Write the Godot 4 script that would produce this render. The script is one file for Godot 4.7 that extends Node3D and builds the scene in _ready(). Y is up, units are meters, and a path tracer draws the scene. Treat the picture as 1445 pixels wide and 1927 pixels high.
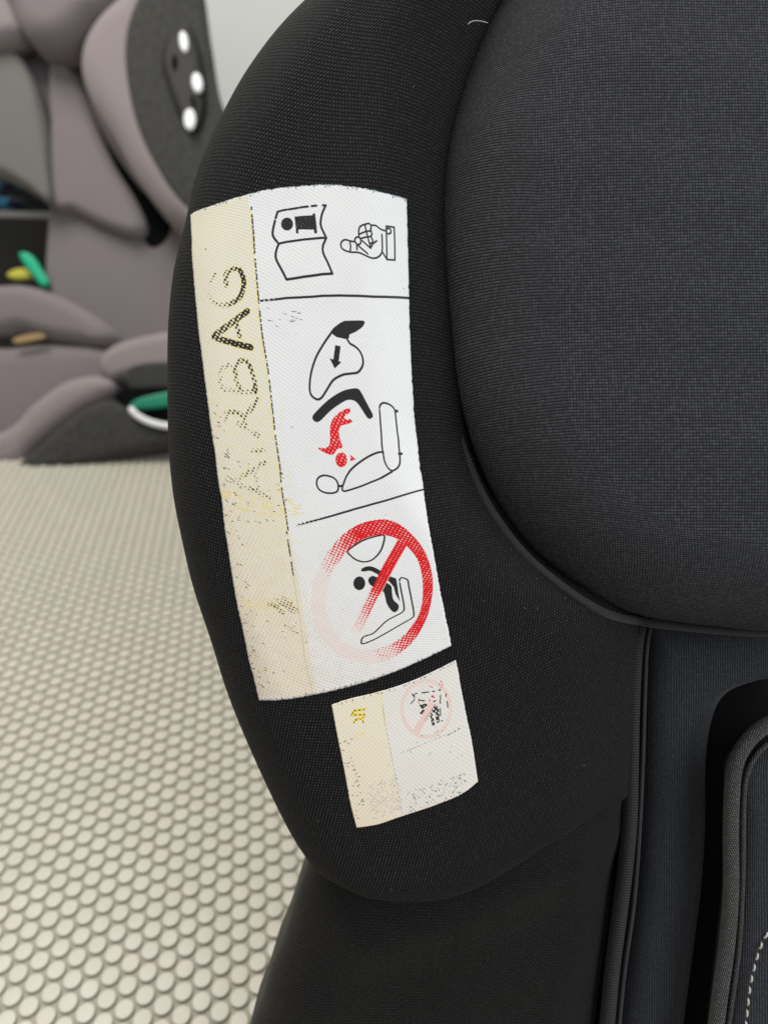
extends Node3D
# Close-up of a black child car seat with a worn airbag warning label; a grey car seat stands behind it on a floor of white studs.
# Lengths of the two seats are written in millimetres in their own reclined frames.

const PITCH := -31.35
const ROLL := 1.44
const CAM_AT := Vector3(0, 0.44, 0)
var M := {}
var wing_l: PackedVector2Array
var wing_r: PackedVector2Array
var wing_b: PackedVector2Array
const WN := 80
const WING_LEN := 350.38

# ------------------------------------------------------------------ helpers
func p2(a: Array) -> PackedVector2Array:
	var o := PackedVector2Array()
	for i in a.size() / 2:
		o.append(Vector2(a[2 * i], a[2 * i + 1]))
	return o

func spline(c: PackedVector2Array, n: int, closed := false) -> PackedVector2Array:
	var m := c.size()
	var out := PackedVector2Array()
	for s in (m if closed else m - 1):
		var a: Vector2 = c[(s - 1 + m) % m] if closed else (c[s - 1] if s > 0 else 2 * c[0] - c[1])
		var b: Vector2 = c[s]
		var e: Vector2 = c[(s + 1) % m]
		var h: Vector2 = c[(s + 2) % m] if closed else (c[s + 2] if s + 2 < m else 2 * c[m - 1] - c[m - 2])
		for k in 12:
			var t := k / 12.0
			out.append(0.5 * ((2 * b) + (e - a) * t + (2 * a - 5 * b + 4 * e - h) * t * t + (3 * b - a - 3 * e + h) * t * t * t))
	out.append(c[0] if closed else c[m - 1])
	var run := PackedFloat32Array([0.0])
	for i in range(1, out.size()):
		run.append(run[i - 1] + out[i].distance_to(out[i - 1]))
	var r := PackedVector2Array()
	var j := 0
	for i in (n if closed else n + 1):
		var d: float = run[-1] * i / n
		while j < out.size() - 2 and run[j + 1] < d:
			j += 1
		var t := clampf((d - run[j]) / maxf(run[j + 1] - run[j], 1e-6), 0, 1)
		r.append(out[j].lerp(out[j + 1], t))
	return r

func along(s: PackedVector2Array, t: float) -> Vector2:
	var n := s.size() - 1
	var x := clampf(t, 0, 1) * n
	var i := mini(int(x), n - 1)
	return s[i] + (s[i + 1] - s[i]) * (x - i)

func along_free(s: PackedVector2Array, t: float) -> Vector2:
	var n := s.size() - 1
	var x := t * n
	var i := clampi(int(floorf(x)), 0, n - 1)
	return s[i] + (s[i + 1] - s[i]) * (x - i)

func roll(d: float, r: float) -> float:
	var k := clampf(d / r, 0, 1)
	return sqrt(maxf(0.0, 1.0 - (1.0 - k) * (1.0 - k)))

# rows of points (mm) and of texture places (mm) -> one smooth mesh in metres
func grid(rows: Array, uvs: Array, wrap := false, flip := false, last := PackedVector3Array()) -> ArrayMesh:
	var h := rows.size()
	var w: int = rows[0].size()
	var v := PackedVector3Array()
	var nn := PackedVector3Array()
	var uv := PackedVector2Array()
	var ix := PackedInt32Array()
	for j in h:
		var up: PackedVector3Array = rows[maxi(j - 1, 0)]
		var dn: PackedVector3Array = rows[mini(j + 1, h - 1)]
		var me: PackedVector3Array = rows[j]
		for i in w:
			var a := i - 1
			var b := i + 1
			if wrap:
				# the last column repeats the first
				a = w - 2 if i == 0 else i - 1
				b = 1 if i == w - 1 else i + 1
			else:
				a = maxi(a, 0)
				b = mini(b, w - 1)
			var n := (me[b] - me[a]).cross(dn[i] - up[i])
			if n.length_squared() < 1e-12:
				n = (me[b] - me[a]).cross(dn[(i + w / 3) % w] - me[(i + w / 3) % w]) if j < h / 2 else (up[b] - up[a]).cross(me[i] - up[i])
			n = n.normalized() * (-1.0 if flip else 1.0)
			if j == h - 1 and last.size():
				n = last[i]
			v.append(me[i] * 0.001)
			nn.append(n)
			uv.append(uvs[j][i])
	for j in h - 1:
		for i in w - 1:
			var a := j * w + i
			var b := a + 1
			var c := a + w
			var d := c + 1
			if flip:
				ix.append_array([a, b, c, b, d, c])
			else:
				ix.append_array([a, c, b, b, c, d])
	var arr := []
	arr.resize(Mesh.ARRAY_MAX)
	arr[Mesh.ARRAY_VERTEX] = v
	arr[Mesh.ARRAY_NORMAL] = nn
	arr[Mesh.ARRAY_TEX_UV] = uv
	arr[Mesh.ARRAY_INDEX] = ix
	var m := ArrayMesh.new()
	m.add_surface_from_arrays(Mesh.PRIMITIVE_TRIANGLES, arr)
	return m

func part(called: String, mesh: Mesh, mat: Material, parent: Node) -> MeshInstance3D:
	var o := MeshInstance3D.new()
	o.name = called
	o.mesh = mesh
	o.material_override = mat
	o.cast_shadow = GeometryInstance3D.SHADOW_CASTING_SETTING_ON
	parent.add_child(o, true)
	return o

func tag(o: Node, label: String, category: String, group := "", kind := "") -> void:
	if label: o.set_meta("label", label)
	if category: o.set_meta("category", category)
	if group: o.set_meta("group", group)
	if kind: o.set_meta("kind", kind)

func near_on(line: PackedVector2Array, runs: PackedFloat32Array, p: Vector2) -> float:
	var best := 1e9
	var at := 0.0
	for i in line.size() - 1:
		var q := Geometry2D.get_closest_point_to_segment(p, line[i], line[i + 1])
		if q.distance_to(p) < best:
			best = q.distance_to(p)
			at = runs[i] + q.distance_to(line[i])
	return at

# a stuffed pad: an outline rolled over at its edge, filled towards a spine line, closed behind
func pad(outline: Array, spine: Array, z_edge: float, r: float, rise: float, dome: float, back: float, bend := Vector3.ZERO, wob := 0.0, n := 150, m := 30, fold := []) -> ArrayMesh:
	var o := spline(p2(outline), n, true)
	var sp := p2(spine)
	if sp.size() == 1:
		sp.append(sp[0] + Vector2(0.1, 0.1))
	elif sp.size() > 2:
		sp = spline(sp, 40)
	# each outline point is filled towards its own place on the spine; the places are evened out along it
	var runs := PackedFloat32Array([0.0])
	for i in range(1, sp.size()):
		runs.append(runs[i - 1] + sp[i].distance_to(sp[i - 1]))
	var pr := PackedFloat32Array()
	for i in n:
		pr.append(near_on(sp, runs, o[i]))
	for pass_ in 8:
		var s := pr.duplicate()
		for i in n:
			s[i] = (pr[(i + n - 1) % n] + pr[i] * 2 + pr[(i + 1) % n]) / 4
		pr = s
	var q := PackedVector2Array()
	for i in n:
		var j := 0
		while j < sp.size() - 2 and runs[j + 1] < pr[i]:
			j += 1
		q.append(sp[j].lerp(sp[j + 1], clampf((pr[i] - runs[j]) / maxf(runs[j + 1] - runs[j], 1e-5), 0, 1)))
	var ctr := Vector2.ZERO
	for p in q:
		ctr += p / n
	var rows := []
	var uvs := []
	var ks := [-3, -2, -1]
	ks.append_array(range(0, m + 1))
	for k in ks:
		var row := PackedVector3Array()
		var uv := PackedVector2Array()
		for i2 in n + 1:
			var i := i2 % n
			var p := o[i]
			var c := q[i]
			var span := maxf(p.distance_to(c), 0.01)
			var dir := (p - c) / span
			var z := z_edge
			var at := p
			var add := 0.0
			if k < 0:
				if k == -3: at = p.lerp(c, 0.6)
				z = z_edge - back * [0.0, 0.4, 1.0, 1.0][-k]
				add = rise * 0.6 - (z - z_edge)
			else:
				var t := pow(float(k) / m, 1.9)
				at = p.lerp(c, t)
				var d := span * t
				var rr := minf(r, span)
				z = z_edge + rise * roll(d, rr) + dome * (1.0 - (1.0 - t) * (1.0 - t))
				add = rise * 0.6 * (1.0 - clampf(d / rr, 0, 1))
				z += wob * sin(at.x * 0.09 + at.y * 0.05) * sin(at.y * 0.11 - at.x * 0.04 + 1.0) * clampf(d / rr, 0, 1)
			if fold.size() and k >= 0:
				var fp := p2(fold[0])
				var fq := Geometry2D.get_closest_point_to_segment(at, fp[0], fp[1])
				var fd := fq.distance_to(at) / float(fold[1])
				z += float(fold[2]) * exp(-fd * fd)
			var e := at - ctr
			z += bend.x * e.x + bend.y * e.y + bend.z * e.length_squared() * 0.001
			row.append(Vector3(at.x, at.y, z))
			uv.append(at + dir * add)
		rows.append(row)
		uvs.append(uv)
	var area := 0.0
	for i in n:
		area += o[i].cross(o[(i + 1) % n])
	var last := PackedVector3Array()
	for i in n + 1:
		var e := q[i % n] - ctr
		last.append(Vector3(-bend.x - 0.002 * bend.z * e.x, -bend.y - 0.002 * bend.z * e.y, 1).normalized())
	return grid(rows, uvs, true, area < 0, last)

# a cord: an ellipse swept along points (x, y, z in mm)
func cord(pts: PackedVector3Array, rx: float, rz: float, sides := 14, close_ends := true) -> ArrayMesh:
	var rows := []
	var uvs := []
	var run := 0.0
	var n := pts.size()
	for j in n:
		var tan := (pts[mini(j + 1, n - 1)] - pts[maxi(j - 1, 0)]).normalized()
		var side := tan.cross(Vector3(0, 0, 1)).normalized()
		var top := side.cross(tan).normalized()
		if j > 0:
			run += pts[j].distance_to(pts[j - 1])
		var k := 1.0
		if close_ends and (j == 0 or j == n - 1):
			k = 0.05
		var row := PackedVector3Array()
		var uv := PackedVector2Array()
		for i in sides + 1:
			var a := TAU * (i % sides) / sides
			row.append(pts[j] + (side * cos(a) * rx + top * sin(a) * rz) * k)
			uv.append(Vector2((float(i) / sides - 0.25) * TAU * (rx + rz) * 0.5, run))
		rows.append(row)
		uvs.append(uv)
	return grid(rows, uvs, true, false)

func line3(flat: Array, z0: float, z1: float, n: int) -> PackedVector3Array:
	var s := spline(p2(flat), n)
	var o := PackedVector3Array()
	for i in n + 1:
		o.append(Vector3(s[i].x, s[i].y, lerpf(z0, z1, float(i) / n)))
	return o

# ------------------------------------------------------------------ the wing of the headrest
func wing(u: float, v: float) -> Vector3:
	var l := along(wing_l, u)
	var r := along(wing_r, u)
	var t := wing_l[0] + (wing_r[0] - wing_l[0]) * v
	var b := along(wing_b, v)
	var p: Vector2 = (1 - v) * l + v * r + (1 - u) * t + u * b - ((1 - u) * (1 - v) * wing_l[0] + (1 - u) * v * wing_r[0] + u * (1 - v) * wing_l[WN] + u * v * wing_r[WN])
	var w := r.distance_to(l)
	var dl := v * w
	var k := maxf(0.0, 1 - (1 - v) * w / 34.0)
	var z := -30.0 + 30.0 * roll(dl, 26) - 17.0 * k * k - 14.0 * (1 - roll((1 - u) * WING_LEN, 13)) * roll(dl, 26) * (1 - k)
	z += 0.35 * sin(u * 19 + v * 4) * sin(v * 7 + u * 5) * minf(1, dl / 12)
	return Vector3(p.x, p.y, z)

func wing_normal(u: float, v: float) -> Vector3:
	var h := 0.002
	return (wing(u, v + h) - wing(u, v - h)).cross(wing(u - h, v) - wing(u + h, v)).normalized()

# lift points onto the wing where they pass over it
func on_wing(pts: PackedVector3Array, lift: float) -> PackedVector3Array:
	var g := []
	for j in 71:
		for i in 61:
			g.append(wing(j / 70.0, 0.4 + 0.6 * i / 60.0))
	var zs := PackedFloat32Array()
	for p in pts:
		var best := 1e9
		var z := p.z
		for q in g:
			var d := Vector2(p.x - q.x, p.y - q.y).length()
			if d < best:
				best = d
				z = q.z + lift
		zs.append(z if best < 2.5 else maxf(p.z, -15.0))
	for pass_ in 5:
		var c := zs.duplicate()
		for i in range(1, zs.size() - 1):
			c[i] = (zs[i - 1] + 2 * zs[i] + zs[i + 1]) / 4
		zs = c
	var o := PackedVector3Array()
	for i in pts.size():
		o.append(Vector3(pts[i].x, pts[i].y, zs[i] - 3.5 * maxf(0.0, 1.0 - i / 38.0)))
	return o

func wing_mesh() -> ArrayMesh:
	var rows := []
	var uvs := []
	var nv := 110
	var nu := 170
	var mid := int(0.35 * nv)
	for j in nu + 3:
		var u := minf(1.0, 1.0 - pow(1.0 - minf(float(j) / nu, 1.0), 1.25))
		var row := PackedVector3Array()
		for i in nv + 5:
			var f := clampf((i - 2) / float(nv), 0, 1)
			var v := f * f * (1.6 - 0.6 * f)
			var p := wing(u, v)
			if i == 1: p += Vector3(4, 0, -22)
			if i == 0: p += Vector3(30, 0, -30)
			if i == nv + 3: p += Vector3(0, 0, -8)
			if i == nv + 4: p += Vector3(-10, 0, -14)
			if j == nu + 1: p += Vector3(0, 0, -6)
			if j == nu + 2: p += Vector3(0, 14, -10)
			row.append(p)
		rows.append(row)
	for j in rows.size():
		var run := PackedFloat32Array([0.0])
		for i in range(1, rows[j].size()):
			run.append(run[i - 1] + rows[j][i].distance_to(rows[j][i - 1]))
		var uv := PackedVector2Array()
		for i in rows[j].size():
			uv.append(Vector2(run[i] - run[mid], -minf(float(j) / nu, 1.05) * WING_LEN))
		uvs.append(uv)
	return grid(rows, uvs, false, true)

# a printed label that follows the wing, given its four edges in the wing's own (u, v)
func label_mesh(l: Array, r: Array, t: Array, b: Array, seed_: int) -> ArrayMesh:
	var L := p2(l)
	var R := p2(r)
	var T := p2(t)
	var B := p2(b)
	var rng := RandomNumberGenerator.new()
	rng.seed = seed_
	var na := 90
	var nb := 200
	var jit := []
	for k in 4:
		var a := PackedFloat32Array()
		for i in nb + 3:
			a.append(pow(rng.randf(), 3.0) * 0.0035)
		jit.append(a)
	var rows := []
	var uvs := []
	for j in nb + 3:
		var row := PackedVector3Array()
		var uv := PackedVector2Array()
		for i in na + 3:
			var s := clampf((i - 1) / float(na), 0, 1)
			var q := clampf((j - 1) / float(nb), 0, 1)
			# threads of the weave nibble at the edge
			if s == 0.0: s = jit[0][j]
			if s == 1.0: s = 1.0 - jit[1][j]
			if q == 0.0: q = jit[2][i] * 0.5
			if q == 1.0: q = 1.0 - jit[3][i] * 0.5
			var w: Vector2 = (1 - s) * along_free(L, q) + s * along_free(R, q) + (1 - q) * along_free(T, s) + q * along_free(B, s) - ((1 - s) * (1 - q) * L[0] + s * (1 - q) * R[0] + (1 - s) * q * L[-1] + s * q * R[-1])
			var lift := 0.32
			if i == 0 or j == 0 or i == na + 2 or j == nb + 2:
				lift = -0.15
			row.append(wing(w.x, w.y) + wing_normal(w.x, w.y) * lift)
			uv.append(Vector2(s, q))
		rows.append(row)
		uvs.append(uv)
	return grid(rows, uvs, false, true)

# ------------------------------------------------------------------ computed prints and fabrics
class Print:
	var w: int
	var h: int
	var ppm := 8.0
	var rgb := PackedFloat32Array()
	var cov := PackedFloat32Array()
	var weave := PackedFloat32Array()
	var x0 := 99999
	var y0 := 99999
	var x1 := -1
	var y1 := -1

	func _init(wmm: float, hmm: float, ground: Color, turn: float) -> void:
		w = int(wmm * ppm)
		h = int(hmm * ppm)
		rgb.resize(w * h * 3)
		cov.resize(w * h)
		weave.resize(w * h)
		var f := FastNoiseLite.new()
		f.seed = 5
		f.frequency = 0.09
		var big := FastNoiseLite.new()
		big.seed = 9
		big.frequency = 0.006
		var c := cos(turn)
		var s := sin(turn)
		for y in h:
			for x in w:
				var i := y * w + x
				var mx := x / ppm
				var my := y / ppm
				var wob := f.get_noise_2d(x * 0.35, y * 0.35) * 0.5
				var a := (mx * c + my * s) * TAU / 1.12 + wob
				var b := (-mx * s + my * c) * TAU / 0.98 - wob
				weave[i] = clampf(0.5 + 0.25 * (sin(a) + sin(b)) + 0.22 * f.get_noise_2d(x, y) + 0.22 * f.get_noise_2d(x * 0.22 + 900, y * 0.22), 0, 1)
				var g := 1.0 + 0.015 * big.get_noise_2d(x, y) + 0.012 * f.get_noise_2d(x * 3.0, y * 3.0)
				rgb[i * 3] = ground.r * g
				rgb[i * 3 + 1] = ground.g * g
				rgb[i * 3 + 2] = ground.b * g

	func mark(xa: float, ya: float, xb: float, yb: float) -> void:
		x0 = mini(x0, int(xa))
		y0 = mini(y0, int(ya))
		x1 = maxi(x1, int(xb))
		y1 = maxi(y1, int(yb))

	func seg(a: Vector2, b: Vector2, r: float) -> void:
		var xa := maxi(0, int(minf(a.x, b.x) - r - 1))
		var xb := mini(w - 1, int(maxf(a.x, b.x) + r + 2))
		var ya := maxi(0, int(minf(a.y, b.y) - r - 1))
		var yb := mini(h - 1, int(maxf(a.y, b.y) + r + 2))
		mark(xa, ya, xb, yb)
		var d := b - a
		var dd := maxf(d.length_squared(), 1e-6)
		for y in range(ya, yb + 1):
			for x in range(xa, xb + 1):
				var p := Vector2(x, y) - a
				var t := clampf(p.dot(d) / dd, 0, 1)
				var c := clampf(r + 0.5 - (p - d * t).length(), 0, 1)
				if c > cov[y * w + x]:
					cov[y * w + x] = c

	func stroke(p: PackedVector2Array, wide: float, closed := false, dash := 0.0) -> void:
		var n := p.size()
		var run := 0.0
		for i in (n if closed else n - 1):
			var a := p[i]
			var b := p[(i + 1) % n]
			run += a.distance_to(b)
			if dash > 0.0 and fmod(run + 0.6 * sin(run * 1.7), dash) > dash * 0.72:
				continue
			seg(a * ppm, b * ppm, wide * 0.5 * ppm)

	func fill(p: PackedVector2Array) -> void:
		var n := p.size()
		var lo := 1e9
		var hi := -1e9
		var le := 1e9
		var ri := -1e9
		for q in p:
			lo = minf(lo, q.y * ppm)
			hi = maxf(hi, q.y * ppm)
			le = minf(le, q.x * ppm)
			ri = maxf(ri, q.x * ppm)
		mark(maxf(0, le - 1), maxf(0, lo - 1), minf(w - 1, ri + 2), minf(h - 1, hi + 2))
		for y in range(maxi(0, int(lo) - 1), mini(h - 1, int(hi) + 1) + 1):
			for sub in 4:
				var yy := y - 0.375 + sub * 0.25
				var xs := PackedFloat32Array()
				for i in n:
					var a := p[i] * ppm
					var b := p[(i + 1) % n] * ppm
					if (a.y > yy) != (b.y > yy):
						xs.append(a.x + (b.x - a.x) * (yy - a.y) / (b.y - a.y))
				xs.sort()
				for k in xs.size() / 2:
					var xa := xs[2 * k]
					var xb := xs[2 * k + 1]
					for x in range(maxi(0, int(round(xa))), mini(w - 1, int(round(xb))) + 1):
						var c := clampf(minf(x + 0.5, xb) - maxf(x - 0.5, xa), 0, 1)
						cov[y * w + x] = minf(1.0, cov[y * w + x] + c * 0.25)

	# lay the gathered shape down as ink; k = (a, b, c): how much ink is left at a place is a*x + b*y + c
	func ink(col: Color, k := [], amount := 1.0, tops := false, soft := 0.12, top := 1.15) -> void:
		for y in range(maxi(y0, 0), mini(y1, h - 1) + 1):
			for x in range(maxi(x0, 0), mini(x1, w - 1) + 1):
				var i := y * w + x
				var c := cov[i]
				if c <= 0.0:
					continue
				cov[i] = 0.0
				if k.size():
					var s: float = clampf(k[0] * x / ppm + k[1] * y / ppm + k[2], 0.0, top)
					var hgt := 1.0 - weave[i] if tops else weave[i]
					c *= smoothstep(hgt - soft, hgt + soft, s) if s > 0.02 else 0.0
				c *= amount
				rgb[i * 3] += (col.r - rgb[i * 3]) * c
				rgb[i * 3 + 1] += (col.g - rgb[i * 3 + 1]) * c
				rgb[i * 3 + 2] += (col.b - rgb[i * 3 + 2]) * c
		x0 = 99999
		y0 = 99999
		x1 = -1
		y1 = -1

	func all() -> void:
		cov.fill(1.0)
		mark(0, 0, w - 1, h - 1)

	# short strokes of rubbed ink lying in the weave
	func flecks(n: int, area: Rect2, lo: float, hi: float, dir: Vector2, spread: float, wide: float, seed_: int) -> void:
		var rng := RandomNumberGenerator.new()
		rng.seed = seed_
		for i in n:
			var p := area.position + Vector2(rng.randf(), rng.randf()) * area.size
			var d := dir.rotated(rng.randf_range(-spread, spread)) * rng.randf_range(lo, hi)
			seg(p * ppm, (p + d) * ppm, wide * rng.randf_range(0.3, 0.6) * ppm)

	func colour() -> ImageTexture:
		var by := PackedByteArray()
		by.resize(w * h * 3)
		for i in w * h * 3:
			by[i] = int(clampf(rgb[i], 0, 1) * 255.0)
		return ImageTexture.create_from_image(Image.create_from_data(w, h, false, Image.FORMAT_RGB8, by))

	func relief() -> ImageTexture:
		var by := PackedByteArray()
		by.resize(w * h)
		for i in w * h:
			by[i] = int(weave[i] * 255.0)
		return ImageTexture.create_from_image(Image.create_from_data(w, h, false, Image.FORMAT_L8, by))

# weave tile: 16 x 16 threads; style 0 twill flecks, 1 fine knit, 2 rib, 3 cross rib, 4 felt
func weave_tile(style: int, dark: Color, light: Color, seed_: int) -> Array:
	var n := 512
	var cells := 32
	var rng := RandomNumberGenerator.new()
	rng.seed = seed_
	var lum := PackedFloat32Array()
	for i in cells * cells * 4:
		lum.append(pow(rng.randf(), 1.7))
	var grain := FastNoiseLite.new()
	grain.seed = seed_ + 7
	grain.frequency = 0.35
	var ca := PackedByteArray()
	var ha := PackedByteArray()
	ca.resize(n * n * 3)
	ha.resize(n * n)
	for y in n:
		for x in n:
			var gx := x * cells / float(n)
			var gy := y * cells / float(n)
			var t := 0.0
			var hgt := 0.0
			var g := grain.get_noise_2d(x, y)
			if style == 0:
				var row := int(gy)
				var sx := gx + (0.5 if row % 2 == 1 else 0.0)
				var col := int(sx) % cells
				var fx := sx - floorf(sx) - 0.5
				var fy := gy - floorf(gy) - 0.5
				var px := fx * 0.82 - fy * 0.57
				var py := fx * 0.57 + fy * 0.82
				var d := sqrt(px * px / 0.035 + py * py / 0.16)
				var b := clampf(1.25 - d, 0, 1)
				t = b * (0.42 + 0.6 * lum[row * cells + col]) + 0.05 * g
				hgt = clampf(1.2 - d * 0.8, 0, 1)
			elif style == 1:
				var col := int(gx) % cells
				var row := int(gy) % cells
				var fx := gx - floorf(gx) - 0.5
				var fy := gy - floorf(gy) - 0.5
				var d := maxf(absf(fx) * 1.9, absf(fy) * 2.1)
				var b := clampf(1.15 - d * d, 0, 1)
				t = b * (0.52 + 0.4 * lum[row * cells + col]) * (0.85 + 0.4 * g)
				hgt = b
			elif style == 2:
				var fx := gx - floorf(gx) - 0.5
				var fy := gy * 1.0 - floorf(gy) - 0.5
				var b := 0.5 + 0.5 * cos(fx * TAU)
				var c := 0.75 + 0.25 * cos(fy * TAU)
				t = b * c * (0.6 + 0.5 * lum[(int(gy) % cells) * cells + int(gx) % cells] + 0.25 * g)
				hgt = b * c
			elif style == 3:
				var fy := gy - floorf(gy) - 0.5
				var fx := gx - floorf(gx) - 0.5
				var b := 0.5 + 0.5 * cos(fy * TAU)
				t = b * (0.55 + 0.3 * cos(fx * TAU) + 0.4 * g)
				hgt = b
			else:
				t = clampf(0.5 + 0.7 * g + 0.3 * grain.get_noise_2d(x * 0.3 + 50, y * 0.3), 0, 1)
				hgt = t
			t = clampf(t, 0, 1)
			var i := y * n + x
			var cc := dark.lerp(light, t).linear_to_srgb()
			ca[i * 3] = int(clampf(cc.r, 0, 1) * 255)
			ca[i * 3 + 1] = int(clampf(cc.g, 0, 1) * 255)
			ca[i * 3 + 2] = int(clampf(cc.b, 0, 1) * 255)
			ha[i] = int(clampf(hgt, 0, 1) * 255)
	return [ImageTexture.create_from_image(Image.create_from_data(n, n, false, Image.FORMAT_RGB8, ca)), ImageTexture.create_from_image(Image.create_from_data(n, n, false, Image.FORMAT_L8, ha))]

# pitch: thread spacing in mm
func fabric(style: int, dark: Color, light: Color, pitch: float, relief: float, sheen: float, rough: float, seed_: int) -> StandardMaterial3D:
	var t := weave_tile(style, dark, light, seed_)
	var m := StandardMaterial3D.new()
	m.albedo_texture = t[0]
	m.heightmap_enabled = true
	m.heightmap_texture = t[1]
	m.heightmap_scale = relief * 0.1
	m.roughness = rough
	m.metallic_specular = 0.3
	m.rim_enabled = sheen > 0
	m.rim = sheen
	m.rim_tint = 0.6
	m.uv1_scale = Vector3(1, 1, 1) / (32.0 * pitch)
	return m

func lin(c: Color) -> Color:
	return c.linear_to_srgb()

func plain(c: Color, rough: float, spec := 0.5) -> StandardMaterial3D:
	var m := StandardMaterial3D.new()
	m.albedo_color = lin(c)
	m.roughness = rough
	m.metallic_specular = spec
	return m

func main_print() -> Print:
	var a := Print.new(68, 158, Color(0.915, 0.915, 0.915), 0.55)
	var black := Color(0.13, 0.125, 0.13)
	var red := Color(0.86, 0.03, 0.07)
	# cream strip on the left, rubbed towards beige
	a.fill(p2([-10.36, -30.99, 18.23, -4.03, 18.64, 11.28, 19.32, 24.43, 19.56, 31.29, 20.22, 39.71, 20.51, 53.01, 20.62, 67.25, 21, 76.86, 20.94, 85.68, 21.6, 96.85, 21.95, 101.27, 22.17, 107.74, 22.16, 117.95, 21.67, 132.36, 20.3, 149.23, 19.83, 158.5, 14.78, 157.63, -40.08, 152.1, -11.52, 69.53]))
	a.ink(Color(0.905, 0.882, 0.80))
	a.flecks(500, Rect2(0, 60, 24, 96), 0.3, 1.6, Vector2(0.86, -0.5), 0.2, 0.35, 3)
	a.ink(Color(0.93, 0.84, 0.5), [0, 0, 0.62], 0.4)
	a.flecks(60, Rect2(0, 88, 26, 5), 0.6, 2.5, Vector2(1, 0.05), 0.3, 0.5, 4)
	a.ink(Color(0.93, 0.82, 0.35), [0, 0, 0.55], 0.6)
	a.flecks(60, Rect2(0, 122, 18, 4), 0.6, 2.2, Vector2(1, -0.05), 0.3, 0.5, 5)
	a.ink(Color(0.93, 0.83, 0.4), [0, 0, 0.55], 0.5)
	# grey grime showing in the weave of the lower left
	a.all()
	a.ink(Color(0.60, 0.57, 0.58), [-0.0085, 0.0045, -0.27], 0.4, true, 0.12)
	a.all()
	a.ink(Color(0.89, 0.80, 0.72), [-0.010, 0.006, -0.2], 0.5, true, 0.5)
	# the rubbed word, reading upwards: yellow showing round black that stays in the weave
	for layer in 2:
		var extra: float = 0.5 if layer == 0 else 0.0
		var col: Color = Color(0.95, 0.86, 0.38) if layer == 0 else black
		var words := [
			[[7.33, 26.2, 5.92, 27.81, 4.89, 30.47, 4.82, 33.02, 5.97, 34.73, 8.78, 35.57, 11.7, 34.55, 14.33, 32.73, 15.66, 29.19, 15.34, 26.51, 14.13, 24.31, 11.84, 24.88, 10.47, 26.42, 10.44, 29.48], 0.50, 1.35, true, 0.055],
			[[5.18, 44.84, 11.11, 40.27, 16.14, 36.88], 0.74, 1.6, false],
			[[5.12, 45.29, 10.51, 45.93, 16.12, 46.83], 0.85, 1.75, false],
			[[12.3, 39.35, 12.98, 43.87], 0.62, 1.3, false],
			[[15.99, 58.59, 16.22, 56.37, 15.62, 53.48, 14.59, 51.02, 12.94, 50.53, 11.4, 51.73, 10.51, 53.07, 10.42, 56.36, 11.49, 58.58], 0.55, 1.3, true],
			[[10.16, 53.12, 8.54, 52.48, 6.64, 53.71, 5.12, 57.06, 5.81, 59.6], 0.27, 1.1, true],
			[[5.78, 59.75, 11.41, 59.18, 16.32, 58.71], 0.36, 1.3, false],
			[[16.54, 60.88, 13.89, 63.63, 11.43, 66.01], 0.45, 1.3, false],
			[[5.27, 67.87, 6.05, 65.88, 9.47, 65.18, 11.4, 66.31, 11.47, 68.7], 0.48, 1.2, true],
			[[9.43, 68.18, 12.42, 69.48, 15.46, 70.62], 0.38, 1.3, false],
			[[12.69, 74.86, 14.47, 74.95, 16.52, 74.43], 0.33, 1.2, false],
			[[5.76, 84.62, 10.55, 81.29, 16.47, 77.77], 0.35, 1.2, false],
			[[5.33, 85.03, 11.3, 86.12, 16.71, 87.95], 0.38, 1.3, false],
			[[12.76, 80.96, 13.12, 86.22], 0.28, 1.0, false],
			[[11.4, 123.74, 13.35, 124.91, 14.8, 126.92], 0.42, 1.6, false],
			[[13.83, 122.12, 15.74, 123.7, 18.3, 126.61], 0.40, 1.6, false],
			[[16.05, 121.71, 18.2, 124.15, 19.49, 127.06], 0.34, 1.4, false],
			[[14.17, 131.84, 16.45, 133.23, 17.57, 135.06], 0.30, 1.0, false]]
		for wd in words:
			var pts := p2(wd[0])
			if wd[3]: pts = spline(pts, 26)
			a.stroke(pts, wd[2] + extra)
			var left: float = wd[1]
			var gx: float = wd[4] if wd.size() > 4 else 0.012
			var mid := Vector2.ZERO
			for p in pts: mid += p / pts.size()
			a.ink(col, [gx, 0, -gx * mid.x + left * (0.9 if left > 0.48 and wd[2] > 1.2 else 0.74) - (0.02 if layer == 0 else 0.05)], 0.8 if layer == 0 else 1.0)
	# dashed line beside the strip, yellow on its left
	var dash_l := spline(p2([18.61, 4.52, 18.52, 11.26, 18.96, 24.4, 19.27, 31.89, 19.48, 41.47, 20.3, 53.01, 20.44, 67.25, 20.75, 76.87, 20.64, 85.69, 21.03, 95.76, 21.3, 99.05]), 330)
	a.stroke(dash_l, 0.34, false, 3.0)
	a.ink(Color(0.95, 0.86, 0.42), [0, 0, 0.62])
	a.stroke(spline(p2([19.04, 4.63, 18.95, 11.35, 19.42, 24.44, 19.73, 31.92, 19.96, 41.48, 20.75, 53.01, 20.87, 67.23, 21.19, 76.85, 21.09, 85.67, 21.33, 95.76, 21.68, 99.06]), 330), 0.42, false, 2.1)
	a.ink(black, [0, 0, 0.72])
	a.stroke(spline(p2([20.86, 98.33, 20.82, 106.74, 20.68, 113.19]), 60), 0.45, false, 2.4)
	a.ink(black, [0, 0, 0.8])
	a.stroke(spline(p2([20.68, 113.19, 20.17, 129.19, 18.63, 149.32, 18.42, 156.95]), 60), 0.14)
	a.ink(Color(0.62, 0.52, 0.45), [0, 0, 0.7], 0.8)
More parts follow.
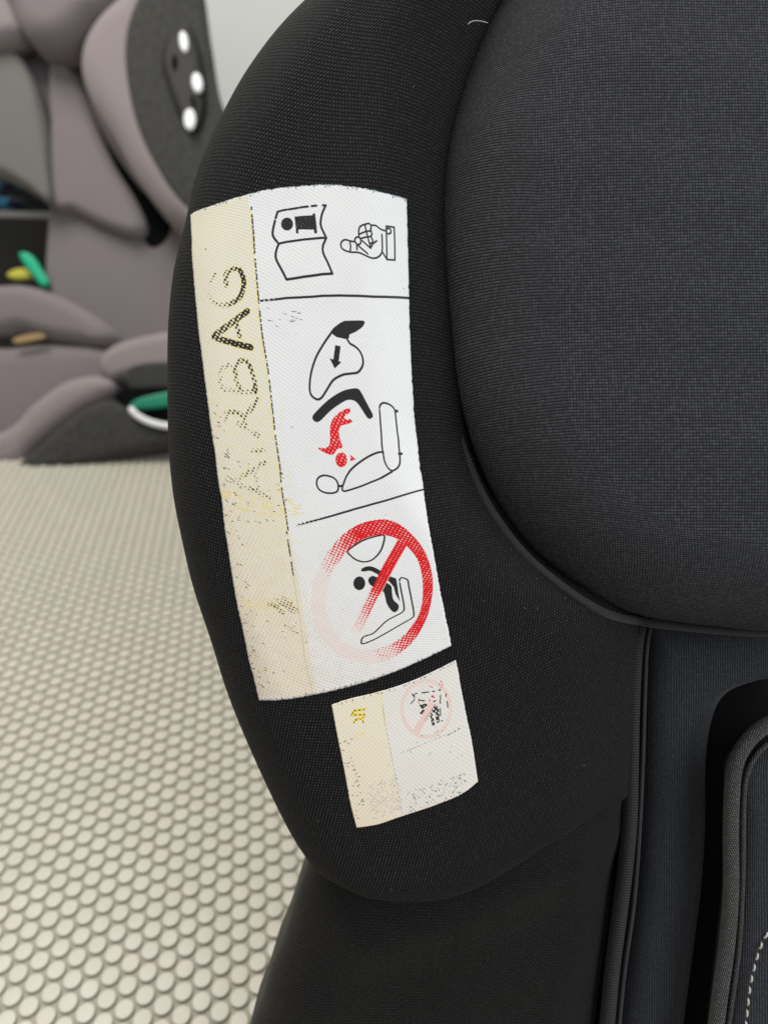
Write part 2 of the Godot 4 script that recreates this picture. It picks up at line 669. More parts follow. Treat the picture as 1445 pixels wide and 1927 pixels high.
	# dividing lines
	a.stroke(spline(p2([20.47, 34.07, 22.99, 33.96, 29.83, 33.2, 37.55, 32.37, 53.83, 29.74, 69.75, 26.21]), 60), 0.62)
	a.ink(black, [0.0416, -0.1280, 4.244])
	a.stroke(spline(p2([24.57, 96.05, 30.67, 94.43, 44.27, 90.64, 55.69, 86.56, 69.94, 80.08]), 60), 0.62)
	a.ink(black, [0.0423, -0.0089, 0.298])
	# booklet
	a.stroke(spline(p2([26.42, 7.57, 29.58, 7.16, 33.65, 6.69, 37.82, 6.31, 41.36, 6.16]), 50), 0.66, false, 3.4)
	a.stroke(spline(p2([41.36, 6.16, 40.27, 8.28, 39.63, 10.33, 39.55, 12.66, 41.19, 15.75]), 24), 0.66)
	a.stroke(spline(p2([26.32, 17.64, 30.84, 16.89, 36.03, 16.26, 41.19, 15.75]), 24), 0.66)
	a.stroke(spline(p2([26.42, 7.57, 25.4, 10.51, 24.56, 14, 24.93, 15.77, 26.32, 17.64]), 40), 0.66, false, 2.6)
	a.stroke(spline(p2([26.32, 17.64, 25.55, 19.76, 25.44, 22.1, 26.86, 25.16, 28.46, 28.27]), 24), 0.66)
	a.stroke(spline(p2([28.46, 28.27, 33.11, 27.44, 38.04, 26.57, 43.08, 25.63]), 24), 0.71)
	a.stroke(spline(p2([41.19, 15.75, 40.1, 18.16, 40.21, 20.2, 41.7, 22.85, 43.08, 25.63]), 24), 0.66)
	a.ink(black)
	a.fill(spline(p2([30.76, 11.81, 30.53, 12.69, 30, 13.39, 29.26, 13.77, 28.45, 13.79, 27.74, 13.36, 27.28, 12.61, 27.16, 11.68, 27.39, 10.81, 27.93, 10.16, 28.67, 9.82, 29.48, 9.82, 30.18, 10.21, 30.64, 10.92]), 40, true))
	a.fill(p2([31.39, 9.48, 37.05, 9.19, 37, 8.75, 37.82, 8.6, 38.23, 14.58, 37.38, 14.59, 37.22, 13.54, 32.25, 13.58, 32.4, 14.68, 31.62, 14.68]))
	a.ink(black, [0, 0, 1.02])
	# pointing hand
	var hand := [
		[[48.99, 15.66, 47.17, 15.56, 45.92, 16.81, 46.43, 18.27, 48.98, 18.72, 51.9, 18.37, 54.08, 18.71, 56.26, 18.89, 58.08, 18.18, 59.39, 16.53, 59.48, 14.11, 59.44, 11.71], true],
		[[48.91, 15.67, 49.13, 17.16, 48.98, 18.72], true], [[48.99, 15.66, 50.63, 15.66], false],
		[[50.63, 15.66, 50.53, 14.98, 51.19, 14.27, 52.1, 14.24, 52.57, 14.9, 52.27, 15.87, 51.36, 16.26, 50.63, 15.66], true],
		[[51.99, 14.26, 51.8, 12.77, 52.37, 11.09, 54.24, 10, 55.42, 9.59, 56.04, 10.25, 55.71, 11.37, 56.19, 12.12, 55.87, 13.13, 56.37, 13.91, 56.29, 14.68, 55.56, 15], true],
		[[52.11, 13.24, 54.15, 12.12, 56, 11.49], true], [[53.94, 10.16, 54.34, 11.93, 55.02, 14.22, 55.73, 16.16], true],
		[[52.28, 14.51, 54.11, 13.67, 55.94, 13.05], true], [[53.08, 14.94, 55.66, 16.33, 56.36, 14.96, 57.67, 13.86], false],
		[[51.72, 16.59, 54.74, 18.05], false], [[51.17, 16.48, 51.24, 17.68], false],
		[[56.06, 9.88, 57.52, 9.69, 58.95, 10.3, 60.93, 10.5], true],
		[[60.91, 9.09, 63.54, 8.74, 63.57, 17.61, 60.96, 18.17, 59.54, 16.49], false], [[60.91, 9.09, 60.91, 13.17, 60.96, 18.17], false],
		[[62.47, 10.05, 62.35, 10.46, 62.05, 10.81, 61.64, 11.02, 61.24, 11.02, 60.96, 10.81, 60.86, 10.46, 60.98, 10.05, 61.29, 9.7, 61.7, 9.5, 62.1, 9.49, 62.38, 9.7], true]]
	for hd in hand:
		var pts := p2(hd[0])
		a.stroke(spline(pts, 30) if hd[1] else pts, 0.47)
	a.ink(black)
	# folded child seat under the airbag: dark hinge, bag outline, arrow
	a.fill(p2([46.55, 37.7, 49.49, 37.09, 52.79, 36.43, 53.32, 36.75, 52.72, 37.82, 51.75, 38.76, 50.05, 39.97, 48, 41, 47.76, 42.02, 46.65, 42.45, 43.75, 42.4, 41.63, 41.5, 42.79, 40.18, 45.05, 38.55]))
	a.ink(black)
	a.stroke(spline(p2([41.8, 41.82, 39.65, 44.37, 36.8, 48.04, 34.99, 51.38, 33.94, 54.35, 33.49, 57.22, 34.01, 58.76, 35.75, 59.48, 37.28, 58.83, 39.14, 56.73, 41.61, 53.85, 44.7, 52.13, 47.53, 51.27, 49.98, 50.53, 51.62, 48.75, 52.07, 46.93, 51.38, 45.05, 49.82, 43.89, 48.04, 43.35, 47.2, 42.35]), 90), 0.59)
	a.ink(black)
	a.fill(p2([43.13, 44.58, 44.86, 44.63, 43.89, 48.7, 44.76, 48.75, 42.38, 50.72, 41, 48.34, 42.18, 48.45]))
	a.fill(spline(p2([47.72, 55.15, 49.4, 54.86, 50.36, 55.28, 52.27, 58.01, 53.94, 60.56, 53.96, 61.43, 52.86, 62.14, 51.97, 61.82, 50.6, 60.2, 49.25, 58.75, 47.82, 58.18, 45.58, 58.53, 42.06, 60.5, 38.87, 62.75, 36, 65, 34.55, 65.42, 33.53, 64.79, 33.99, 63.62, 37.64, 60.57, 41.6, 57.85, 44.69, 56.22]), 90, true))
	a.ink(black)
	# red child
	a.fill(spline(p2([46.13, 60.51, 46.57, 60.86, 46.32, 61.54, 44.79, 62.57, 44.19, 63.28, 45.03, 63.69, 46.74, 63.3, 46.85, 63.97, 45.47, 64.67, 43.35, 65.34, 42.34, 66.22, 42.1, 67.65, 42.39, 69.46, 43.02, 71.56, 41.21, 72.26, 39.56, 74.01, 37.14, 73.77, 34.83, 72.82, 35.05, 72.5, 37.1, 72.42, 38.69, 71.44, 39.03, 69.57, 39.19, 66.8, 39.66, 65.27, 40.99, 63.51, 43.41, 61.75]), 80, true))
	a.fill(spline(p2([44.18, 74.97, 43.86, 75.91, 43.21, 76.71, 42.37, 77.2, 41.5, 77.3, 40.77, 76.98, 40.34, 76.31, 40.28, 75.42, 40.61, 74.49, 41.25, 73.69, 42.07, 73.19, 42.94, 73.09, 43.69, 73.4, 44.12, 74.08]), 40, true))
	a.fill(p2([45.43, 73.41, 47.11, 74.49, 45.33, 75.2]))
	a.ink(Color(0.95, 0.55, 0.55), [], 0.75)
	a.fill(spline(p2([46.13, 60.51, 46.57, 60.86, 46.32, 61.54, 44.79, 62.57, 44.19, 63.28, 45.03, 63.69, 46.74, 63.3, 46.85, 63.97, 45.47, 64.67, 43.35, 65.34, 42.34, 66.22, 42.1, 67.65, 42.39, 69.46, 43.02, 71.56, 41.21, 72.26, 39.56, 74.01, 37.14, 73.77, 34.83, 72.82, 35.05, 72.5, 37.1, 72.42, 38.69, 71.44, 39.03, 69.57, 39.19, 66.8, 39.66, 65.27, 40.99, 63.51, 43.41, 61.75]), 80, true))
	a.fill(spline(p2([44.18, 74.97, 43.86, 75.91, 43.21, 76.71, 42.37, 77.2, 41.5, 77.3, 40.77, 76.98, 40.34, 76.31, 40.28, 75.42, 40.61, 74.49, 41.25, 73.69, 42.07, 73.19, 42.94, 73.09, 43.69, 73.4, 44.12, 74.08]), 40, true))
	a.fill(p2([45.43, 73.41, 47.11, 74.49, 45.33, 75.2]))
	a.ink(red, [0, 0, 0.72])
	# car seat
	a.stroke(spline(p2([56.49, 58.44, 57.09, 57.37, 58.22, 56.85, 60.05, 57, 61.36, 57.81, 61.65, 59.45, 61.69, 64.74, 61.78, 69.63, 61.63, 72.71, 60.76, 74.57, 59.05, 75.87, 57.83, 75.72, 56.77, 73.88, 56.42, 70.97, 56.22, 67.41, 56.42, 61.37]), 80, true), 0.50)
	a.stroke(spline(p2([56.52, 70.69, 54.69, 71.2, 51.61, 72.91, 47.01, 76.1, 43.82, 79.05, 42.1, 82.38, 41.47, 84.02, 42.21, 84.74, 47.09, 82.97, 52.76, 79.97, 58.64, 76.27]), 80), 0.54)
	a.stroke(spline(p2([36.24, 80.22, 38.81, 80.76, 40.12, 82.21, 40.13, 84.13, 39.09, 85.32, 36.43, 85.63, 33.91, 84.9, 32.99, 83.24, 33.33, 81.58, 34.54, 80.58]), 60, true), 0.54)
	a.stroke(p2([40.26, 83.31, 41.57, 83.13]), 0.71)
	a.stroke(p2([61.68, 58.32, 62.27, 58.17]), 0.75)
	a.stroke(p2([61.61, 70.34, 62.41, 70.11]), 0.75)
	a.ink(black)
	# forbidden: a child seat facing a steering-wheel airbag, the red ring rubbed away on the left
	var worn := [0.0483, -0.0143, 0.115]
	for layer in 2:
		var ring_o := spline(p2([52.69, 93.83, 56.44, 94.24, 60.6, 97.62, 64.2, 104.58, 65.87, 112.57, 66.04, 122.44, 64.45, 131.7, 60.73, 141.86, 55.39, 148.39, 49.24, 151.55, 43.65, 152.27, 37.4, 150.86, 31.81, 147.52, 27.8, 142.26, 25.09, 135.16, 24.5, 127.88, 25.36, 121.56, 27.99, 113.88, 32.76, 106.32, 38.99, 99.95, 45.9, 95.66]), 120, true)
		var ring_i := spline(p2([52.67, 99.91, 57.37, 101.71, 60.52, 106.26, 62.46, 111.89, 62.82, 119.1, 62.13, 127.08, 60.05, 135.35, 56.23, 141.47, 51.92, 145.19, 46.62, 146.64, 41.01, 146.17, 35.87, 143.97, 32.49, 140.35, 30.31, 134.85, 29.55, 128.37, 30.09, 122.83, 32.1, 116.22, 36.17, 109.55, 41.42, 104.33, 47.11, 100.93]), 120, true)
		ring_i.reverse()
		var ring := ring_o.duplicate()
		ring.append(ring_o[0])
		var best := 0
		for i in ring_i.size():
			if ring_i[i].distance_to(ring_o[0]) < ring_i[best].distance_to(ring_o[0]): best = i
		for i in ring_i.size() + 1:
			ring.append(ring_i[(best + i) % ring_i.size()])
		if layer == 0:
			a.fill(ring)
			a.ink(Color(0.92, 0.83, 0.80), [], 0.45)
			a.fill(p2([57.33, 101.95, 60.05, 104.16, 38.76, 138.72, 35.5, 136.86]))
			a.ink(Color(0.93, 0.82, 0.79), [], 0.45)
			# black figure first, the bar crosses it
			a.stroke(spline(p2([40.27, 105.33, 43.62, 103.06, 47.45, 101.25, 51.1, 100.24, 53.14, 100.06, 52.62, 102.72, 50.88, 106.44, 48.1, 109.25, 45.23, 110.03, 42.62, 108.97, 40.94, 107.16]), 70, true), 0.54)
			a.fill(spline(p2([43.36, 113.3, 44.13, 112.27, 46.1, 111.89, 47.95, 112.55, 50.35, 114.83, 52.28, 117.36, 51.37, 118.2, 49.34, 116.12, 46.58, 113.77, 44.61, 113.67]), 50, true))
			a.fill(spline(p2([43.94, 118.24, 43.57, 119.36, 42.9, 120.2, 42.04, 120.57, 41.18, 120.42, 40.49, 119.76, 40.08, 118.75, 40.07, 117.6, 40.46, 116.51, 41.15, 115.69, 42.02, 115.3, 42.88, 115.44, 43.57, 116.07, 43.94, 117.07]), 40, true))
			a.fill(spline(p2([45.14, 117.07, 46.42, 115.87, 47.55, 116.14, 49.76, 118.37, 52.17, 120.93, 52.14, 124.06, 52.12, 127.28, 53.32, 129.81, 53.2, 131.46, 52.34, 132.75, 51.32, 132.79, 50.55, 131.39, 49.69, 128.16, 49.66, 125.24, 49.32, 122.85, 47.06, 120.56, 45.49, 119.12]), 60, true))
			a.fill(p2([52.36, 116.88, 54.29, 118.21, 54.27, 121.4, 54.06, 128.68, 53.22, 124.86, 53.05, 121.65, 52.16, 119.62, 51.37, 118.2]))
			a.stroke(spline(p2([55.26, 119.47, 56.07, 118.14, 57.85, 119.51, 57.97, 122.31, 57.96, 129.11, 57.69, 136.14, 56.9, 137.73, 53.76, 138.89, 45.1, 141.83, 41.69, 142.77, 38.8, 143.22, 38.54, 142.35, 39.11, 140.67, 40.54, 140.02, 43.01, 139.72, 45.81, 137.71, 48.6, 135.67, 53.75, 133.96, 54.98, 132.11, 55.22, 125.98]), 90, true), 0.50)
			a.ink(black)
			a.fill(p2([57.33, 101.95, 60.05, 104.16, 48.09, 124.46, 45.66, 122.01]))
			a.ink(Color(0.95, 0.72, 0.70), [], 0.85)
		else:
			a.fill(ring)
			a.fill(p2([57.33, 101.95, 60.05, 104.16, 38.76, 138.72, 35.5, 136.86]))
			a.ink(red, worn, 1.0, false, 0.12, 0.84)
	# scratches and flecks
	a.flecks(70, Rect2(0, 62, 5, 96), 0.2, 0.9, Vector2(1, 0.35), 0.6, 0.22, 11)
	a.flecks(34, Rect2(2, 78, 20, 18), 0.2, 0.8, Vector2(1, 0.3), 0.5, 0.2, 12)
	a.flecks(26, Rect2(1, 120, 20, 30), 0.2, 0.8, Vector2(1, 0.4), 0.5, 0.2, 13)
	a.flecks(14, Rect2(22, 36, 10, 5), 0.4, 1.6, Vector2(1, 0.15), 0.2, 0.14, 14)
	a.flecks(30, Rect2(0, 0, 68, 0.5), 0.2, 0.6, Vector2(0.1, 1), 0.5, 0.25, 15)
	a.flecks(30, Rect2(0, 157.3, 68, 0.6), 0.2, 0.6, Vector2(0.1, -1), 0.5, 0.25, 16)
	a.ink(black, [0, 0, 0.85], 0.9)
	a.stroke(PackedVector2Array([Vector2(0, 0.1), Vector2(68, 0.1)]), 0.5)
	a.stroke(PackedVector2Array([Vector2(0, 157.9), Vector2(68, 157.9)]), 0.5)
	a.stroke(PackedVector2Array([Vector2(0.05, 0), Vector2(0.05, 158)]), 0.3)
	a.ink(Color(0.45, 0.50, 0.52), [0, 0, 0.8], 0.75)
	return a

func small_print() -> Print:
	var a := Print.new(43, 40, Color(0.905, 0.89, 0.865), 0.9)
	var black := Color(0.15, 0.145, 0.15)
	a.fill(p2([-0.26, -0.41, 16.25, -0.03, 16.28, 5.39, 16.28, 10.7, 16.34, 20.34, 16.43, 27.97, 16.3, 36.57, 16.12, 40.24, -0.23, 40.67, -1.12, 23.33]))
	a.ink(Color(0.925, 0.89, 0.80))
	a.stroke(p2([16.25, -0.03, 16.28, 5.39, 16.28, 10.7]), 0.5)
	a.ink(Color(0.94, 0.88, 0.6), [0, 0, 0.6])
	a.stroke(spline(p2([16.39, 4.64, 16.28, 10.7, 16.34, 20.34, 16.43, 27.97, 16.3, 36.57, 16.2, 39.14]), 30), 0.13)
	a.ink(Color(0.5, 0.45, 0.42), [0, 0, 0.6], 0.8)
	a.all()
	a.ink(Color(0.90, 0.79, 0.71), [-0.016, 0.020, -0.05], 0.4, true, 0.5)
	for layer in 2:
		a.stroke(spline(p2([6.07, 4.78, 7.01, 4.1, 8.58, 4.18, 10.61, 4.31]), 14), 0.7)
		a.stroke(spline(p2([5.83, 4.97, 7.95, 5.47, 10.04, 6.07, 9.39, 6.96]), 14), 0.7)
		a.stroke(spline(p2([6.18, 7.54, 7.34, 6.83, 8.9, 7.02, 9.38, 8.25]), 14), 0.6)
		a.ink(Color(0.93, 0.8, 0.05) if layer == 0 else Color(0.3, 0.25, 0.1), [0, 0, 0.9 if layer == 0 else 0.16])
	a.stroke(p2([5.5, 11.84, 7.16, 11.74, 9.03, 11.47]), 0.8)
	a.ink(Color(0.94, 0.84, 0.4), [0, 0, 0.4])
	a.stroke(spline(p2([38.19, 13.93, 37.28, 16.18, 35.67, 17.85, 33.55, 18.91, 31.13, 19.21, 28.64, 18.71, 26.32, 17.42, 24.4, 15.51, 23.05, 13.12, 22.42, 10.47, 22.44, 7.71, 23.23, 5.11, 24.68, 2.98, 26.83, 1.6, 29.27, 1.22, 31.78, 1.85, 34.1, 3.44, 36.15, 5.8, 37.66, 8.54, 38.37, 11.34]), 70, true), 1.15)
	a.ink(Color(0.93, 0.80, 0.76), [], 0.7)
	a.flecks(14, Rect2(28, 2.5, 9, 6), 0.15, 0.5, Vector2(0, 1), 0.6, 0.4, 21)
	a.ink(Color(0.85, 0.1, 0.15), [0, 0, 0.8], 0.8)
	for ln in [[33.93, 6.53, 30.72, 5.5, 27.35, 4.61, 27.08, 5.9, 28.46, 7.11, 31.65, 8.77], [33.01, 9.45, 35.08, 9.52], [35.36, 6.79, 35.88, 7.39, 34.9, 12.06, 34.29, 15.63, 34.74, 16.07], [37.5, 9.03, 37.53, 11.07, 37.38, 13.1], [26.38, 4.23, 27.06, 6.09, 25.61, 7.1]]:
		a.stroke(spline(p2(ln), 40), 0.34, false, 1.9)
	a.ink(black, [0, 0, 1.0])
	a.fill(p2([28.19, 8.56, 30.59, 9.02, 30.91, 9.71, 29.19, 10.22, 28.48, 9.51]))
	a.fill(p2([27.81, 10.91, 29.35, 10.4, 29.88, 10.78, 28.45, 11.71]))
	a.fill(p2([31.59, 11.44, 33.44, 10.55, 34.4, 11.86, 33.8, 15.98, 32.94, 16.18, 32.72, 14.45, 33.12, 12.96, 32.01, 12.34]))
	a.stroke(p2([29.27, 13.66, 31.44, 12.11, 31.68, 15.86]), 0.9)
	a.ink(black, [0, 0, 0.72])
	a.fill(p2([31.63, 8.88, 33.48, 10.38, 26.57, 16.9, 24.91, 15.22]))
	a.ink(Color(0.93, 0.80, 0.76), [], 0.9)
	a.stroke(spline(p2([18.98, 20.78, 25.42, 20.6, 31.13, 20.46, 36.01, 20.79]), 20), 0.14)
	a.ink(Color(0.5, 0.48, 0.46), [0, 0, 0.55])
	a.stroke(spline(p2([35.55, 20.96, 37.65, 20.98, 40.21, 21.01]), 30), 0.24, false, 1.3)
	a.ink(black, [0, 0, 0.55])
	a.flecks(190, Rect2(6, 27, 11, 11), 0.2, 0.7, Vector2(1, 0.4), 0.8, 0.3, 22)
	a.flecks(90, Rect2(18, 34, 20, 6), 0.2, 0.7, Vector2(1, 0.4), 0.8, 0.3, 23)
	a.ink(Color(0.55, 0.57, 0.61), [0, 0, 0.6], 0.45)
	a.flecks(34, Rect2(0.3, 12, 4, 26), 0.2, 0.8, Vector2(1, 0.3), 0.7, 0.2, 24)
	a.flecks(60, Rect2(19, 33, 20, 7), 0.2, 0.6, Vector2(0.6, 0.8), 0.5, 0.2, 25)
	a.flecks(18, Rect2(20, 16, 20, 16), 0.1, 0.3, Vector2(0.6, 0.8), 0.5, 0.2, 26)
	a.flecks(30, Rect2(0, 0, 43, 0.5), 0.2, 0.5, Vector2(0.1, 1), 0.5, 0.22, 27)
	a.ink(black, [0, 0, 0.8], 0.85)
	return a

func print_material(a: Print) -> StandardMaterial3D:
	var m := StandardMaterial3D.new()
	m.albedo_texture = a.colour()
	m.heightmap_enabled = true
	m.heightmap_texture = a.relief()
	m.heightmap_scale = 0.006
	m.roughness = 0.55
	m.metallic_specular = 0.4
	m.texture_repeat = false
	return m

# ------------------------------------------------------------------ the scene
func _ready() -> void:
	var cam := Camera3D.new()
	cam.name = "camera"
	var att := CameraAttributesPhysical.new()
	att.frustum_focal_length = 16.68
	att.frustum_focus_distance = 0.232
	att.frustum_near = 0.02
	att.frustum_far = 20.0
	att.exposure_aperture = 5.4
	cam.attributes = att
	cam.fov = 71.43
	cam.near = 0.02
	cam.far = 20.0
	var turn := Basis.from_euler(Vector3(deg_to_rad(PITCH), 0, deg_to_rad(ROLL)))
	cam.transform = Transform3D(turn, CAM_AT)
	add_child(cam)
	var env := WorldEnvironment.new()
	env.name = "surroundings"
	var e := Environment.new()
	e.background_mode = Environment.BG_COLOR
	e.background_color = lin(Color(0.27, 0.265, 0.255))
	e.tonemap_mode = Environment.TONE_MAPPER_LINEAR
	e.tonemap_exposure = 1.25
	e.sdfgi_enabled = true
	e.ssao_enabled = true
	e.ssil_enabled = true
	env.environment = e
	add_child(env)
	lamp("window_light", Vector3(0.68, 0.98, 0.28), Vector3(0.0, 0.3, -0.22), Vector2(0.8, 0.8), 0.72, Color(0.91, 0.96, 1.0))
	lamp("ceiling_light", Vector3(-0.7, 1.9, -0.8), Vector3(-0.25, 0.0, -0.75), Vector2(0.9, 0.9), 2.55, Color(1.0, 0.965, 0.9))

	materials()
	floor_and_wall()
	grey_seat(turn)
	things_behind(turn)
	black_seat(turn)

func lamp(called: String, at: Vector3, towards: Vector3, size: Vector2, energy: float, col: Color) -> void:
	var l := AreaLight3D.new()
	l.name = called
	l.area_size = size
	l.light_energy = energy
	l.light_color = lin(col)
	l.shadow_enabled = true
	l.area_range = 8.0
	l.area_attenuation = 2.0
	l.transform = Transform3D(Basis.looking_at(towards - at), at)
	add_child(l)

func materials() -> void:
	M.wing = fabric(0, Color(0.0026, 0.0024, 0.0028), Color(0.088, 0.086, 0.092), 1.05, 0.45, 0.05, 0.8, 1)
	M.knit = fabric(1, Color(0.0035, 0.0037, 0.0045), Color(0.088, 0.09, 0.102), 0.95, 0.4, 0.06, 0.85, 2)
	M.rib = fabric(2, Color(0.009, 0.0098, 0.0123), Color(0.07, 0.0755, 0.091), 0.9, 0.25, 0.2, 0.8, 3)
	M.low = fabric(0, Color(0.0025, 0.0022, 0.0024), Color(0.058, 0.056, 0.058), 0.95, 0.3, 0.07, 0.5, 4)
	M.band = fabric(3, Color(0.011, 0.011, 0.012), Color(0.08, 0.08, 0.083), 0.95, 0.25, 0.1, 0.7, 5)
	M.cord = fabric(0, Color(0.028, 0.028, 0.029), Color(0.34, 0.335, 0.32), 0.8, 0.2, 0.15, 0.75, 6)
	M.dark_cord = fabric(2, Color(0.016, 0.016, 0.018), Color(0.10, 0.10, 0.11), 0.6, 0.12, 0.15, 0.75, 7)
	M.lip = fabric(3, Color(0.013, 0.013, 0.0145), Color(0.07, 0.072, 0.082), 0.7, 0.15, 0.25, 0.8, 17)
	M.shell = plain(Color(0.006, 0.006, 0.006), 0.7, 0.2)
	M.thread = plain(Color(0.5, 0.485, 0.43), 0.8)
	M.lint = plain(Color(0.16, 0.16, 0.15), 0.8)
	M.grey = fabric(4, Color(0.175, 0.152, 0.158), Color(0.21, 0.185, 0.192), 2.0, 0.05, 0.25, 0.9, 8)
	M.grey_light = fabric(4, Color(0.235, 0.203, 0.209), Color(0.27, 0.236, 0.243), 2.0, 0.05, 0.25, 0.9, 9)
	M.grey_green = fabric(4, Color(0.14, 0.135, 0.13), Color(0.17, 0.163, 0.157), 2.0, 0.05, 0.2, 0.9, 10)
	M.melange = fabric(4, Color(0.02, 0.02, 0.0185), Color(0.075, 0.075, 0.07), 22.0, 0.05, 0.1, 0.9, 11)
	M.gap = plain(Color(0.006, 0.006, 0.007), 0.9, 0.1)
	M.gloss = plain(Color(0.038, 0.036, 0.035), 0.6, 0.3)
	M.gloss_dark = plain(Color(0.007, 0.007, 0.008), 0.5, 0.3)
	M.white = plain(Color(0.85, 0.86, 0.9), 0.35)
	M.green = plain(Color(0.0, 0.42, 0.22), 0.45)
	M.teal = plain(Color(0.004, 0.22, 0.13), 0.45)
	M.yellow = plain(Color(0.5, 0.48, 0.05), 0.6)
	M.tan = plain(Color(0.33, 0.22, 0.1), 0.7)
	M.silver = plain(Color(0.4, 0.4, 0.4), 0.35)
	M.blue = plain(Color(0.07, 0.38, 0.68), 0.4)
	M.cyan = plain(Color(0.25, 0.6, 0.8), 0.4)
	M.navy = plain(Color(0.015, 0.03, 0.08), 0.45)
	M.rose = plain(Color(0.35, 0.12, 0.13), 0.5)
	M.crate = plain(Color(0.008, 0.008, 0.011), 0.5)
	var fl := StandardMaterial3D.new()
	var dn := NoiseTexture2D.new()
	var dnn := FastNoiseLite.new()
	dnn.seed = 14
	dnn.frequency = 0.02
	dn.noise = dnn
	dn.width = 512
	dn.height = 512
	dn.seamless = true
	var dr := Gradient.new()
	dr.set_color(0, lin(Color(0.515, 0.493, 0.412)))
	dr.set_color(1, lin(Color(0.58, 0.556, 0.472)))
	dn.color_ramp = dr
	fl.albedo_texture = dn
	fl.uv1_triplanar = true
	fl.uv1_world_triplanar = true
	fl.uv1_scale = Vector3(2.6, 2.6, 2.6)
	fl.roughness = 0.42
	M.stud = fl
	M.floor = plain(Color(0.39, 0.365, 0.295), 0.7)
	var nt := NoiseTexture2D.new()
	var fn := FastNoiseLite.new()
	fn.seed = 3
	fn.frequency = 0.01
	nt.noise = fn
	nt.width = 256
	nt.height = 256
	nt.seamless = true
	var ramp := Gradient.new()
	ramp.set_color(0, lin(Color(0.70, 0.73, 0.715)))
	ramp.set_color(1, lin(Color(0.76, 0.785, 0.77)))
	nt.color_ramp = ramp
	var wl := StandardMaterial3D.new()
	wl.albedo_texture = nt
	wl.roughness = 0.6
	M.wall = wl

func stud_mesh() -> ArrayMesh:
	# a low round stud: flat top, rounded shoulder, short side
	var st := SurfaceTool.new()
	st.begin(Mesh.PRIMITIVE_TRIANGLES)
	var prof := [[0.0, 0.95, 1.0], [4.5, 0.95, 0.999], [4.9, 0.82, 0.85], [5.15, 0.45, 0.4], [5.2, -0.2, 0.0]]
	var n := 18
	for q in prof:
		for i in n:
			var a := TAU * i / n
			var up: float = q[2]
			st.set_normal(Vector3(cos(a) * sqrt(1 - up * up), up, sin(a) * sqrt(1 - up * up)))
			st.set_uv(Vector2(cos(a), sin(a)) * q[0] * 0.001)
			st.add_vertex(Vector3(cos(a) * q[0], q[1], sin(a) * q[0]) * 0.001)
	for j in prof.size() - 1:
		for i in n:
			var a := j * n + i
			var b := j * n + (i + 1) % n
			for k in ([a, a + n, b + n] if j == 0 else [a, b + n, b, a, a + n, b + n]):
				st.add_index(k)
	return st.commit()

func floor_and_wall() -> void:
	var sheet := BoxMesh.new()
	sheet.size = Vector3(4.0, 0.03, 4.0)
	var fl := part("floor", sheet, M.floor, self)
	fl.position = Vector3(-0.3, -0.016, -0.4)
	tag(fl, "cream floor covered all over with small round studs", "floor", "", "structure")
	var wm := BoxMesh.new()
	wm.size = Vector3(4.0, 1.8, 0.06)
	var wa := part("wall", wm, M.wall, self)
	wa.position = Vector3(-0.3, 0.88, -1.52)
	tag(wa, "pale grey painted wall behind the grey car seat", "wall", "", "structure")
	var o := Vector2(-0.194086, -0.225813)
	var a1 := Vector2(0.011317, 0.004755)
	var a2 := Vector2(0.00205, 0.011846)
	var cb := Basis.from_euler(Vector3(deg_to_rad(PITCH), 0, deg_to_rad(ROLL)))
	var seen := []
	var rest := []
	for i in range(-150, 151):
		for j in range(-150, 151):
			var p := o + a1 * i + a2 * j
			if p.x < -1.5 or p.x > 0.45 or p.y < -1.48 or p.y > 0.25:
				continue
			var at := Vector3(p.x, 0, p.y)
			var c := cb.inverse() * (at - CAM_AT)
			var shows := false
			if c.z < -0.05:
				var sx := -c.x / c.z * 1340.0
				var sy := c.y / c.z * 1340.0
				shows = sx > -730 and sy < 975 and sx < -130 - absf(sy - 760) * 0.42 + 60
			if shows:
				seen.append([c.length(), at])
			else:
				rest.append(at)
	seen.sort_custom(func(x, y): return x[0] < y[0])
	var mesh := stud_mesh()
	for k in seen.size():
		if k < 300:
			var s := part("round_stud", mesh, M.stud, fl)
			s.position = seen[k][1] - fl.position
		else:
			rest.append(seen[k][1])
	var mm := MultiMesh.new()
	mm.transform_format = MultiMesh.TRANSFORM_3D
	mm.mesh = mesh
	mm.instance_count = rest.size()
	for k in rest.size():
		mm.set_instance_transform(k, Transform3D(Basis.IDENTITY, rest[k] - fl.position))
	var mi := MultiMeshInstance3D.new()
	mi.name = "far_studs"
	mi.multimesh = mm
	mi.material_override = M.stud
	mi.set_meta("kind", "stuff")
	fl.add_child(mi, true)

# the grey seat: pads written in mm in a frame that reclines with the seat; z = depth towards the viewer from a plane 930 mm away
func gz(d: float) -> float:
	return (0.93 - d) * 1000.0

